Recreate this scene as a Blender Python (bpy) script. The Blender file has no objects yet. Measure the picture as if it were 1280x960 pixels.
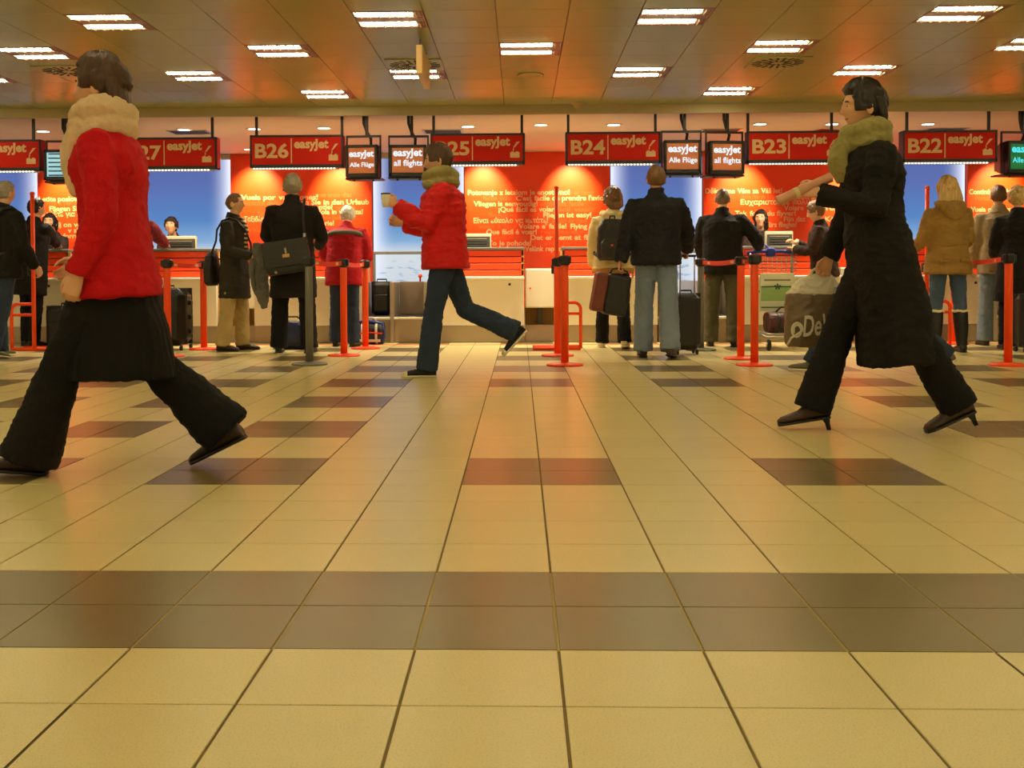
import bpy, bmesh, math, random
import numpy as np
from mathutils import Vector, Matrix, noise

random.seed(7)
R = math.radians
SC = bpy.context.scene
COL = SC.collection

# ------------------------------------------------------------------ camera
F_PX, CAM_H = 1365.0, 0.78
YAW, PITCH, ROLL = R(1.5), R(1.4), R(0.22)
PPX, PPY = 614.3, 378.4                      # principal point of the cropped frame (1280 x 960)
_d = Vector((-math.sin(YAW) * math.cos(PITCH), math.cos(YAW) * math.cos(PITCH), -math.sin(PITCH)))
_r0 = Vector((math.cos(YAW), math.sin(YAW), 0))
_u0 = _r0.cross(_d)
_u = math.cos(ROLL) * _u0 + math.sin(ROLL) * _r0
_r = math.cos(ROLL) * _r0 - math.sin(ROLL) * _u0
CAM = Vector((0, 0, CAM_H))
cd = bpy.data.cameras.new('camera')
cd.sensor_width = 36.0
cd.lens = F_PX / 1280 * 36.0
cd.shift_x = (640 - PPX) / 1280
cd.shift_y = (PPY - 480) / 1280
cd.clip_end = 200
cam = bpy.data.objects.new('camera', cd)
m3 = Matrix((_r, _u, -_d)).transposed()
cam.matrix_world = Matrix.Translation(CAM) @ m3.to_4x4()
COL.objects.link(cam)
SC.camera = cam

# ------------------------------------------------------------------ world, exposure
w = bpy.data.worlds.new('hall_ambient')
SC.world = w
w.use_nodes = True
w.node_tree.nodes['Background'].inputs[0].default_value = (1.0, 0.84, 0.48, 1)
w.node_tree.nodes['Background'].inputs[1].default_value = 0.20
SC.view_settings.view_transform = 'Standard'
SC.view_settings.look = 'None'
SC.view_settings.gamma = 1.0
SC.view_settings.use_curve_mapping = False
SC.view_settings.exposure = 0.0
LAMP = 46.0            # strength of the fluorescent tubes
LAMP_COL = (1.0, 0.875, 0.49)

# ------------------------------------------------------------------ where things stand
def ray(px, py):
    return (_d * F_PX + _r * (px - PPX) + _u * (PPY - py)).normalized()
def at(px, py, D):
    """point of the upright plane y = D seen at a pixel"""
    v = ray(px, py)
    return CAM + v * (D / v.y)
def ground(px, py, z=0.0):
    v = ray(px, py)
    return CAM + v * ((z - CAM_H) / v.z)
def X(px, D, py=345): return at(px, py, D).x
def Z(py, D, px=640): return at(px, py, D).z

# ------------------------------------------------------------------ materials
MATS = {}
def nodes_of(m):
    m.use_nodes = True
    nt = m.node_tree
    return nt, nt.nodes['Principled BSDF']
def mat(name, col, rough=0.6, metal=0.0, var=0.12, scale=12.0, bump=0.0, bscale=None, spec=0.5, coat=0.0, emit=None, es=0.0):
    if name in MATS: return MATS[name]
    m = bpy.data.materials.new(name)
    nt, b = nodes_of(m)
    tc = nt.nodes.new('ShaderNodeTexCoord')
    nz = nt.nodes.new('ShaderNodeTexNoise'); nz.inputs['Scale'].default_value = scale; nz.inputs['Detail'].default_value = 4
    nt.links.new(tc.outputs['Object'], nz.inputs['Vector'])
    mx = nt.nodes.new('ShaderNodeMix'); mx.data_type = 'RGBA'
    lo = tuple(c * (1 - var) for c in col) + (1,); hi = tuple(min(1, c * (1 + var)) for c in col) + (1,)
    mx.inputs['A'].default_value = lo; mx.inputs['B'].default_value = hi
    nt.links.new(nz.outputs['Fac'], mx.inputs['Factor'])
    nt.links.new(mx.outputs['Result'], b.inputs['Base Color'])
    b.inputs['Roughness'].default_value = rough
    b.inputs['Metallic'].default_value = metal
    b.inputs['Specular IOR Level'].default_value = spec
    b.inputs['Coat Weight'].default_value = coat
    if bump:
        bn = nt.nodes.new('ShaderNodeTexNoise'); bn.inputs['Scale'].default_value = bscale or scale * 6; bn.inputs['Detail'].default_value = 3
        nt.links.new(tc.outputs['Object'], bn.inputs['Vector'])
        bp = nt.nodes.new('ShaderNodeBump'); bp.inputs['Strength'].default_value = bump; bp.inputs['Distance'].default_value = 0.01
        nt.links.new(bn.outputs['Fac'], bp.inputs['Height'])
        nt.links.new(bp.outputs['Normal'], b.inputs['Normal'])
    if emit:
        b.inputs['Emission Color'].default_value = tuple(emit) + (1,)
        b.inputs['Emission Strength'].default_value = es
    MATS[name] = m
    return m
def cloth(name, col, rough=0.85, var=0.22): return mat(name, col, rough, 0, var, 9.0, 0.35, 90.0, 0.25)
def skin(name, col): return mat(name, col, 0.55, 0, 0.08, 14.0, 0.05, 60.0, 0.35)
def srgb(r, g, b):
    f = lambda c: (c / 255 / 12.92) if c / 255 <= 0.04045 else ((c / 255 + 0.055) / 1.055) ** 2.4
    return (f(r), f(g), f(b))

def tile_mat(name, col, spk, sv, rough):
    """fired tile with fine speckle; each tile a shade of its own"""
    m = bpy.data.materials.new(name); nt, b = nodes_of(m)
    tc = nt.nodes.new('ShaderNodeTexCoord'); oi = nt.nodes.new('ShaderNodeObjectInfo')
    n1 = nt.nodes.new('ShaderNodeTexNoise'); n1.inputs['Scale'].default_value = 260; n1.inputs['Detail'].default_value = 2
    n2 = nt.nodes.new('ShaderNodeTexNoise'); n2.inputs['Scale'].default_value = 5; n2.inputs['Detail'].default_value = 5
    ge = nt.nodes.new('ShaderNodeNewGeometry')
    nt.links.new(ge.outputs['Position'], n1.inputs['Vector']); nt.links.new(ge.outputs['Position'], n2.inputs['Vector'])
    cr = nt.nodes.new('ShaderNodeValToRGB')
    cr.color_ramp.elements[0].position = 0.30; cr.color_ramp.elements[0].color = tuple(c * spk for c in col) + (1,)
    cr.color_ramp.elements[1].position = 0.47; cr.color_ramp.elements[1].color = tuple(col) + (1,)
    nt.links.new(n1.outputs['Fac'], cr.inputs['Fac'])
    hs = nt.nodes.new('ShaderNodeHueSaturation')
    mp = nt.nodes.new('ShaderNodeMapRange'); mp.inputs['To Min'].default_value = 1 - sv; mp.inputs['To Max'].default_value = 1 + sv
    ad = nt.nodes.new('ShaderNodeMath'); ad.operation = 'ADD'
    nt.links.new(oi.outputs['Random'], ad.inputs[0]); nt.links.new(n2.outputs['Fac'], ad.inputs[1])
    hf = nt.nodes.new('ShaderNodeMath'); hf.operation = 'MULTIPLY'; hf.inputs[1].default_value = 0.5
    nt.links.new(ad.outputs[0], hf.inputs[0]); nt.links.new(hf.outputs[0], mp.inputs['Value'])
    nt.links.new(mp.outputs[0], hs.inputs['Value']); nt.links.new(cr.outputs['Color'], hs.inputs['Color'])
    nt.links.new(hs.outputs['Color'], b.inputs['Base Color'])
    b.inputs['Roughness'].default_value = rough; b.inputs['Specular IOR Level'].default_value = 0.5
    MATS[name] = m
    return m

# ------------------------------------------------------------------ mesh collector
class MB:
    def __init__(s): s.v = []; s.f = []; s.mi = []; s.cur = 0
    def add(s, vs, fs):
        o = len(s.v); s.v += [tuple(v) for v in vs]
        for f in fs: s.f.append(tuple(i + o for i in f)); s.mi.append(s.cur)
        return s
    def box(s, x0, x1, y0, y1, z0, z1, b=None, M=None):
        """box with chamfered edges"""
        c = [(x0 + x1) / 2, (y0 + y1) / 2, (z0 + z1) / 2]; h = [abs(x1 - x0) / 2, abs(y1 - y0) / 2, abs(z1 - z0) / 2]
        if b is None: b = min(h) * 0.12
        b = min(b, min(h) * 0.45)
        vs, idx = [], {}
        for sx in (-1, 1):
            for sy in (-1, 1):
                for sz in (-1, 1):
                    sg = (sx, sy, sz)
                    for a in range(3):
                        p = [c[k] + sg[k] * (h[k] - (0 if k == a else b)) for k in range(3)]
                        idx[sg, a] = len(vs); vs.append(Vector(p))
        fs = []
        for a in range(3):
            o1, o2 = (a + 1) % 3, (a + 2) % 3
            for sg in (-1, 1):
                q = []
                for t1, t2 in ((-1, -1), (1, -1), (1, 1), (-1, 1)):
                    k = [0, 0, 0]; k[a] = sg; k[o1] = t1; k[o2] = t2; q.append(idx[tuple(k), a])
                fs.append(q if sg > 0 else q[::-1])
            for t1 in (-1, 1):
                for t2 in (-1, 1):
                    k0 = [0, 0, 0]; k0[a] = -1; k0[o1] = t1; k0[o2] = t2
                    k1 = list(k0); k1[a] = 1; k0, k1 = tuple(k0), tuple(k1)
                    q = [idx[k0, o1], idx[k1, o1], idx[k1, o2], idx[k0, o2]]
                    fs.append(q if t1 * t2 < 0 else q[::-1])
        for sx in (-1, 1):
            for sy in (-1, 1):
                for sz in (-1, 1):
                    k = (sx, sy, sz); q = [idx[k, 0], idx[k, 1], idx[k, 2]]
                    fs.append(q if sx * sy * sz > 0 else q[::-1])
        if M is not None: vs = [M @ v for v in vs]
        return s.add(vs, fs)
    def loft(s, rings, cap=True):
        n = len(rings[0]); vs = [p for r in rings for p in r]; fs = []
        for i in range(len(rings) - 1):
            for j in range(n):
                a, b = i * n + j, i * n + (j + 1) % n
                fs.append((a, b, b + n, a + n))
        if cap:
            fs.append(tuple(range(n))[::-1]); o = (len(rings) - 1) * n; fs.append(tuple(range(o, o + n)))
        return s.add(vs, fs)
    def tube(s, pts, rad, n=10, closed=False, cap=True):
        pts = [Vector(p) for p in pts]; m = len(pts)
        if not hasattr(rad, '__len__'): rad = [rad] * m
        rings = []; ref = None
        for i, p in enumerate(pts):
            if closed: t = pts[(i + 1) % m] - pts[i - 1]
            else: t = pts[min(i + 1, m - 1)] - pts[max(i - 1, 0)]
            t.normalize()
            if ref is None:
                ref = Vector((1, 0, 0)) if abs(t.x) < 0.8 else Vector((0, 1, 0))
            u = (ref - t * ref.dot(t)).normalized(); v = t.cross(u); ref = u
            rings.append([p + (u * math.cos(2 * math.pi * k / n) + v * math.sin(2 * math.pi * k / n)) * rad[i] for k in range(n)])
        if closed: rings.append(rings[0]); cap = False
        return s.loft(rings, cap)
    def lathe(s, prof, n=20, c=(0, 0, 0)):
        rings = [[(c[0] + r * math.cos(2 * math.pi * k / n), c[1] + r * math.sin(2 * math.pi * k / n), c[2] + z) for k in range(n)] for r, z in prof]
        return s.loft(rings)
    def ball(s, c, r, n=12, m=8, M=None):
        if not hasattr(r, '__len__'): r = (r, r, r)
        rings = []
        for i in range(m + 1):
            th = math.pi * (0.03 + 0.94 * i / m)
            rings.append([Vector((c[0] + r[0] * math.sin(th) * math.cos(2 * math.pi * k / n), c[1] + r[1] * math.sin(th) * math.sin(2 * math.pi * k / n), c[2] - r[2] * math.cos(th))) for k in range(n)])
        if M is not None: rings = [[M @ p for p in q] for q in rings]
        return s.loft(rings)
    def mesh(s, name='m'):
        me = bpy.data.meshes.new(name); me.from_pydata(s.v, [], s.f)
        if any(s.mi): me.polygons.foreach_set('material_index', s.mi)
        me.update(); return me

def smooth(me):
    me.polygons.foreach_set('use_smooth', [True] * len(me.polygons)); return me
def link(name, me, m=None, parent=None, loc=(0, 0, 0), rot=(0, 0, 0)):
    o = bpy.data.objects.new(name, me); COL.objects.link(o)
    if m is not None and me is not None and not me.materials:
        for q in (m if isinstance(m, (list, tuple)) else [m]): me.materials.append(q)
    if parent: o.parent = parent
    o.location = loc; o.rotation_euler = rot
    return o
def part(name, mb, m, parent, sm=False, loc=(0, 0, 0), rot=(0, 0, 0)):
    me = mb.mesh(name) if isinstance(mb, MB) else mb
    if sm: smooth(me)
    return link(name, me, m, parent, loc, rot)
def tag(o, label, cat, group=None):
    o['label'] = label; o['category'] = cat
    if group: o['group'] = group
    return o
def thing(name, label, cat, loc=(0, 0, 0), rotz=0.0, group=None):
    o = bpy.data.objects.new(name, None); COL.objects.link(o); o.empty_display_size = 0.1
    o.location = loc; o.rotation_euler = (0, 0, rotz)
    return tag(o, label, cat, group)
def struct(name, me, m):
    o = link(name, me.mesh(name) if isinstance(me, MB) else me, m); o['kind'] = 'structure'; return o

TMP = bpy.data.scenes.new('workshop')           # shapes are worked out here, apart from the hall
def tmp_graph():
    vl = TMP.view_layers[0]; vl.update(); return vl.depsgraph
def bake(me, mods):
    """mesh with modifiers applied"""
    t = bpy.data.objects.new('tmp', me); TMP.collection.objects.link(t); mods(t)
    dg = tmp_graph()
    out = bpy.data.meshes.new_from_object(t.evaluated_get(dg))
    bpy.data.objects.remove(t); bpy.data.meshes.remove(me)
    return out
def remesh(mb, voxel, it=3, fold=0.0, ff=9.0, seed=0.0, stretch=(1, 1, 1)):
    def mods(t):
        r = t.modifiers.new('r', 'REMESH'); r.mode = 'VOXEL'; r.voxel_size = voxel
        if it: q = t.modifiers.new('s', 'SMOOTH'); q.iterations = it; q.factor = 0.5
    me = bake(mb.mesh(), mods)
    if fold:
        n = len(me.vertices); co = np.empty(n * 3); me.vertices.foreach_get('co', co); co = co.reshape(-1, 3)
        no = np.empty(n * 3); me.vertex_normals.foreach_get('vector', no); no = no.reshape(-1, 3)
        st = np.array(stretch) * ff
        def hh(p):
            a = noise.noise(Vector(p)); b = noise.noise(Vector(p * 1.7 + 5))
            return 0.55 * a + 0.5 * ((1 - abs(b)) ** 4 - 0.4)
        h = np.array([hh(p) for p in co * st + seed])
        co += no * (h * fold)[:, None]
        me.vertices.foreach_set('co', co.ravel()); me.update()
    return smooth(me)
def text_me(s, size, align='LEFT', off=0.0, ext=0.0, shear=0.0):
    c = bpy.data.curves.new('t', 'FONT'); c.body = s; c.size = size; c.align_x = align; c.offset = off; c.extrude = ext; c.shear = shear
    c.resolution_u = 3
    t = bpy.data.objects.new('tmp', c); TMP.collection.objects.link(t)
    dg = tmp_graph()
    me = bpy.data.meshes.new_from_object(t.evaluated_get(dg))
    bpy.data.objects.remove(t); bpy.data.curves.remove(c)
    return me
def fit_text(me, x0, z0, w=None, h=None):
    """put lettering with its lower left at x0, z0; scale to a width or height"""
    n = len(me.vertices)
    if not n: return me
    co = np.empty(n * 3); me.vertices.foreach_get('co', co); co = co.reshape(-1, 3)
    mn, mx = co.min(0), co.max(0)
    sx = (w / (mx[0] - mn[0])) if w else None; sy = (h / (mx[1] - mn[1])) if h else None
    if sx is None: sx = sy
    if sy is None: sy = sx
    co[:, 0] = (co[:, 0] - mn[0]) * sx + x0; co[:, 1] = (co[:, 1] - mn[1]) * sy + z0
    me.vertices.foreach_set('co', co.ravel()); me.update(); return me
UPR = (math.pi / 2, 0, 0)         # stands lettering upright, facing the hall

# ------------------------------------------------------------------ palette
M_BEIGE = tile_mat('beige_tile', srgb(224, 208, 146), 0.80, 0.06, 0.30)
M_BROWN = tile_mat('brown_tile', srgb(118, 105, 66), 0.86, 0.10, 0.30)
M_GROUT = mat('grout', srgb(128, 112, 68), 0.9, bump=0.2)
M_CEIL = mat('ceiling_panel', srgb(168, 166, 108), 0.30, 0.0, 0.03, 2.0, spec=0.12)
M_SOFF = mat('soffit', srgb(225, 208, 180), 0.7, var=0.03)
M_ORANGE = mat('orange_red', srgb(255, 72, 8), 0.45, var=0.04, scale=2)
M_ORPOST = mat('orange_powder_coat', srgb(255, 80, 18), 0.45, var=0.04, scale=5, spec=0.35)
M_BLACK = mat('black_plastic', srgb(24, 22, 20), 0.42, var=0.2)
M_GREY = mat('grey_paint', srgb(112, 110, 98), 0.5, var=0.08)
M_DGREY = mat('dark_grey', srgb(70, 66, 58), 0.5, var=0.12)
M_WHITE = mat('white_laminate', srgb(232, 224, 200), 0.45, var=0.03, scale=3)
M_PLINTH = mat('plinth_steel', srgb(168, 152, 126), 0.35, 0.55, 0.06, 4)
M_STEEL = mat('brushed_steel', srgb(178, 168, 146), 0.32, 0.7, 0.08, 6)
M_WOOD = mat('light_wood', srgb(206, 158, 84), 0.55, var=0.15, scale=5)
M_PRINT = mat('cream_print', srgb(236, 196, 140), 0.6, var=0.04)
M_SIGNRED = mat('sign_red', srgb(212, 30, 12), 0.6, var=0.05, scale=3, spec=0.2)
def emis(name, col, st):
    m = bpy.data.materials.new(name); m.use_nodes = True; nt = m.node_tree; nt.nodes.clear()
    o = nt.nodes.new('ShaderNodeOutputMaterial'); e = nt.nodes.new('ShaderNodeEmission')
    e.inputs[0].default_value = tuple(col) + (1,); e.inputs[1].default_value = st; nt.links.new(e.outputs[0], o.inputs[0]); MATS[name] = m
    return m
M_TUBE = emis('fluorescent_tube', LAMP_COL, LAMP)
M_LENS = emis('downlight_lens', (1, 0.93, 0.80), 12)
M_LED = emis('led_strip', (1, 0.92, 0.74), 2.2)

# ------------------------------------------------------------------ depths of the main planes
D_FASCIA, D_SIGN, D_DESK, D_WALL = 11.5, 11.62, 12.75, 15.2
Z_CEIL = Z(131, D_FASCIA); Z_SOFF = Z(143, D_FASCIA); Z_WTOP = Z(190, D_WALL, 670)

# ================================================================== SETTING
fl = MB(); fl.box(-13, 13, -4, 15.6, -0.06, -0.004, 0.001)
floor = struct('floor', fl, M_GROUT)
T, GAP = 0.3, 0.006
D0 = 2.262
cols = []                               # column edges in metres (the ones west of the lane are narrower)
x = -0.74 * T
e = [x + i * T for i in range(-4, 45)]
while e[0] > -13: e.insert(0, e[0] - 0.77 * T)
EDG = e
i0 = EDG.index(min(EDG, key=lambda q: abs(q - x)))
def is_dark(ci, n):
    k = ci - i0
    if n in (0, 1): return True
    if n < 6: return False
    if (n - 6) % 4 > 1: return False
    q = (n - 6) // 4
    kk = k // 4
    if k % 4 > 1: return False
    if kk in (0, 1): return q not in (1, 2)
    return True
tiles = []
for n in range(-18, 44):
    ya = D0 + n * T
    if ya > 15.2: break
    for ci in range(len(EDG) - 1):
        xa, xb = EDG[ci], EDG[ci + 1]
        if xb > 12.8: continue
        xm, ym = (xa + xb) / 2, ya + T / 2
        tiles.append((xm, ym, xb - xa, is_dark(ci, n)))
def in_view(t):
    if t[1] < 1.45: return False
    v = Vector((t[0], t[1], 0)) - CAM
    z = v.dot(_d); px = PPX + F_PX * v.dot(_r) / z
    return -60 < px < 1340
vis = sorted([t for t in tiles if in_view(t)], key=lambda t: t[1])[:300]
vset = set(vis)
tm = {}
for t in vis:
    k = (round(t[2], 3), t[3])
    if k not in tm:
        b = MB(); hw = t[2] / 2 - GAP / 2; b.box(-hw, hw, -T / 2 + GAP / 3, T / 2 - GAP / 3, -0.004, 0.0, 0.0012)
        tm[k] = b.mesh('floor_tile'); tm[k].materials.append(M_BROWN if t[3] else M_BEIGE)
    link('floor_tile', tm[k], None, floor, (t[0], t[1], 0))
rest = MB()
for t in tiles:
    if t in vset: continue
    rest.cur = 1 if t[3] else 0
    hw = t[2] / 2 - GAP / 2; hd = T / 2 - GAP / 3; a, c = t[0], t[1]
    rest.add([(a - hw, c - hd, 0), (a + hw, c - hd, 0), (a + hw, c + hd, 0), (a - hw, c + hd, 0)], [(0, 1, 2, 3)])
o = part('floor_tile_field', rest, [M_BEIGE, M_BROWN], floor); o['kind'] = 'stuff'
b = MB(); b.box(-12.8, 12.8, D0, D0 + 2 * T, -0.0045, -0.0028, 0.0004); part('pale_grout', b, mat('pale_grout', srgb(176, 156, 96), 0.9), floor)
yl = ground(600, 431).y
b = MB(); b.box(-9, 9, yl - 0.03, yl + 0.03, 0.0, 0.0025, 0.0008); struct('trim_1', b, M_ORANGE)

# ceiling: metal panels, lights in the grid
PX_, PY_ = 0.4925, 0.5175
CX0, CY0 = at(663, 61.5, 8.7).x, 8.69
def light_slot(i, j):                   # fixtures in a staggered pattern, i columns of half metre, j rows
    a = i % 8 // 4 if i % 4 == 0 else None
    if i % 4 == 0 and j % 4 == 0: return True          # row through y = 8.69, x = 0
    if i % 4 == 2 and j % 4 == 2: return True          # rows between
    return False
b = MB(); b.box(-13, 13, -4, D_FASCIA + 0.02, Z_CEIL + 0.03, Z_CEIL + 0.12, 0.002)
ceiling = struct('ceiling', b, M_DGREY)
ct = MB(); ct.box(-PX_ / 2 + 0.002, PX_ / 2 - 0.002, -PY_ / 2 + 0.0012, PY_ / 2 - 0.0012, -0.002, 0.012, 0.002); ct = ct.mesh('ceiling_panel'); ct.materials.append(M_CEIL)
fixtures, far = [], MB()
for j in range(-25, 8):
    y = CY0 + (j - 0) * PY_
    for i in range(-26, 27):
        xx = CX0 + i * PX_
        if y + PY_ / 2 > D_FASCIA + 0.3: continue
        if light_slot(i, j) and not (j == 4 and i % 8 == 0):
            fixtures.append((xx, y, i, j)); continue
        if y > 6.6 and abs(xx) < 6.3:
            link('ceiling_panel', ct, None, ceiling, (xx, y, Z_CEIL))
        else:
            h, g = PX_ / 2 - 0.002, PY_ / 2 - 0.0012
            far.add([(xx - h, y - g, Z_CEIL), (xx - h, y + g, Z_CEIL), (xx + h, y + g, Z_CEIL), (xx + h, y - g, Z_CEIL)], [(0, 1, 2, 3)])
o = part('ceiling_panel_field', far, M_CEIL, ceiling); o['kind'] = 'stuff'

# recessed twin tube fixtures
fw, fd = PX_ / 2 - 0.004, PY_ / 2 - 0.03
hb = MB()
zt = 0.028
hb.box(-fw, fw, -fd, -fd + 0.012, -0.003, zt, 0.002); hb.box(-fw, fw, fd - 0.012, fd, -0.003, zt, 0.002)
hb.box(-fw, -fw + 0.012, -fd, fd, -0.003, zt, 0.002); hb.box(fw - 0.012, fw, -fd, fd, -0.003, zt, 0.002)
hb.box(-fw, fw, -fd, fd, zt - 0.004, zt, 0.001)
hb.box(-fw, fw, -0.062, 0.062, -0.002, zt, 0.003)
for sg in (-1, 1):
    hb.box(-fw - 0.0, fw, sg * (PY_ / 2 - 0.016) - 0.013, sg * (PY_ / 2 - 0.016) + 0.013, -0.002, 0.01, 0.001)
M_FIX = mat('fixture_enamel', srgb(150, 104, 96), 0.4, var=0.05)
housing = hb.mesh('housing'); housing.materials.append(M_FIX)
rf = MB(); rr = []
for xx in (-fw + 0.013, fw - 0.013):
    rr.append([Vector((xx, 0.078 * math.cos(a), 0.001 + 0.02 * math.sin(a))) for a in [math.pi * k / 8 for k in range(9)]] + [Vector((xx, 0.08 * -math.cos(a), 0.002 + 0.0215 * math.sin(a))) for a in [math.pi * k / 8 for k in range(9)]])
rf.loft(rr); rf = rf.mesh('reflector'); rf.materials.append(mat('reflector_white', srgb(240, 225, 220), 0.3, var=0.02))
tub = MB(); tub.tube([(-fw + 0.014, 0, 0.002), (fw - 0.075, 0, 0.002)], 0.010, 10); tub = smooth(tub.mesh('tube')); tub.materials.append(M_TUBE)
bl = MB()
for k in range(7):
    xx = -fw + 0.05 + k * (2 * fw - 0.1) / 6
    bl.box(xx - 0.0025, xx + 0.0025, -0.07, 0.07, -0.012, 0.004, 0.0008)
blade = bl.mesh('louvre'); blade.materials.append(mat('louvre_metal', srgb(205, 190, 160), 0.35, 0.5, 0.05))
capm = MB(); capm.box(fw - 0.074, fw - 0.016, -0.068, 0.068, -0.001, 0.02, 0.003); capm = capm.mesh('end_cap'); capm.materials.append(M_FIX)
ROWN = {4: 'first', 2: 'second', 0: 'third', -2: 'fourth'}; used = set()
SIGNX = {k: X(v, D_SIGN, 190) for k, v in (('B28', -8), ('B27', 212), ('B26', 371), ('B25', 597), ('B24', 767), ('B23', 993), ('B22', 1188))}
for (xx, y, i, j) in sorted(fixtures, key=lambda f: abs(f[0])):
    if abs(xx) > 9 or y < -3: continue
    lab = 'twin tube louvred ceiling light more than four rows from the ceiling edge'
    if j in ROWN and abs(xx) < 6:
        sg_ = min((q for q in SIGNX if (q, j) not in used), key=lambda q: abs(SIGNX[q] - xx)); used.add((sg_, j))
        lab = 'twin tube ceiling light, %s row from the ceiling edge, facing the %s sign' % (ROWN[j], sg_)
    t = thing('ceiling_light', lab, 'ceiling light', (xx, y, Z_CEIL), 0, 'ceiling lights in the panel grid')
    link('housing', housing, None, t)
    for sg in (-1, 1):
        link('tube', tub, None, t, (0, sg * 0.145, 0)); link('reflector', rf, None, t, (0, sg * 0.145, 0)); link('louvre', blade, None, t, (0, sg * 0.145, 0)); link('end_cap', capm, None, t, (0, sg * 0.145, 0))

# swirl air diffusers beside three of the lights
M_SLOT = mat('diffuser_slot', srgb(52, 42, 28), 0.7)
for (px, py, nm) in ((86, 88, 'left of the B27 sign'), (519, 80, 'in front of the flight screens beside B26'), (972, 77, 'in front of the B23 sign')):
    v = ray(px, py); c = CAM + v * ((Z_CEIL - CAM_H) / v.z)
    t = thing('air_diffuser', 'square swirl air diffuser in the ceiling ' + nm, 'vent', (c.x, c.y, Z_CEIL - 0.012))
    b = MB(); b.box(-0.235, 0.235, -0.235, 0.235, 0, 0.011, 0.003); part('plate', b, M_CEIL, t)
    sl = MB(); sl.box(0.055, 0.125, -0.011, 0.011, -0.0025, 0.001, 0.001); sl = sl.mesh('slot'); sl.materials.append(M_SLOT)
    s2 = MB(); s2.box(0.14, 0.215, -0.011, 0.011, -0.0025, 0.001, 0.001); s2 = s2.mesh('slot'); s2.materials.append(M_SLOT)
    for k in range(12):
        link('slot', sl, None, t, (0, 0, 0), (0, 0, k * math.pi / 6 + 0.2))
    for k in range(20):
        link('slot', s2, None, t, (0, 0, 0), (0, 0, k * math.pi / 10 + 0.1))
# round speaker grille, smoke detector, thin hanging board seen on edge
v = ray(663, 93); c = CAM + v * ((Z_CEIL - CAM_H) / v.z)
t = thing('ceiling_speaker', 'round flush ceiling speaker in front of the B25 sign', 'speaker', (c.x, c.y, Z_CEIL - 0.002))
b = MB(); b.lathe([(0.115, -0.001), (0.12, -0.008), (0.10, -0.013), (0.098, 0.0)], 28); part('rim', b, mat('speaker_cream', srgb(206, 178, 104), 0.5), t, True)
b = MB(); b.lathe([(0.097, -0.001), (0.095, -0.007), (0.03, -0.010), (0.001, -0.010)], 28); part('grille', b, mat('speaker_mesh', srgb(196, 164, 96), 0.6, bump=0.6, bscale=220), t, True)
c = at(722, 131, D_FASCIA - 0.12)
t = thing('smoke_detector', 'small domed smoke detector at the ceiling edge above B24', 'smoke detector', (c.x, D_FASCIA - 0.12, Z_CEIL - 0.002))
b = MB(); b.lathe([(0.055, 0), (0.055, -0.015), (0.04, -0.02), (0.038, -0.045), (0.02, -0.055), (0.001, -0.056)], 20); part('dome', b, mat('detector_tan', srgb(196, 168, 110), 0.5), t, True)
b = MB(); b.lathe([(0.065, 0.001), (0.065, -0.008), (0.05, -0.009), (0.05, 0.0)], 20); part('base', b, mat('detector_tan', (0, 0, 0)), t, True)
Dh = 8.55
c = at(529, 52, Dh)
t = thing('hanging_board', 'narrow beige hanging board turned edge on below the ceiling', 'sign', (c.x, Dh, 0))
b = MB(); z0 = Z(102, Dh, 529); b.box(-0.025, 0.025, -0.35, 0.35, z0, Z_CEIL - 0.06, 0.006); part('board', b, mat('board_beige', srgb(216, 176, 112), 0.5, var=0.04), t)
b = MB(); b.box(-0.008, 0.008, -0.25, -0.235, Z_CEIL - 0.07, Z_CEIL + 0.0, 0.002); part('hanger', b, M_GREY, t)
b = MB(); b.box(-0.008, 0.008, 0.235, 0.25, Z_CEIL - 0.07, Z_CEIL + 0.0, 0.002); part('hanger', b, M_GREY, t)

# fascia and the lower ceiling over the desks
b = MB(); b.box(-13, 13, D_FASCIA, D_FASCIA + 0.05, Z_SOFF, Z_CEIL + 0.06, 0.004); struct('trim_2', b, mat('fascia_cream', srgb(190, 172, 128), 0.5, var=0.03, scale=2))
b = MB(); b.box(-13, 13, D_FASCIA + 0.045, D_WALL + 0.4, Z_WTOP, Z_WTOP + 0.08, 0.003)
if abs(Z_SOFF - Z_WTOP) > 0.02: pass
struct('ceiling_soffit', b, M_SOFF)
b = MB(); b.box(-13, 13, D_WALL + 0.12, D_WALL + 0.3, -0.02, Z_WTOP + 0.06, 0.004); struct('wall_back', b, mat('plain_wall', srgb(190, 176, 150), 0.7, var=0.04, scale=2))

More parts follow.
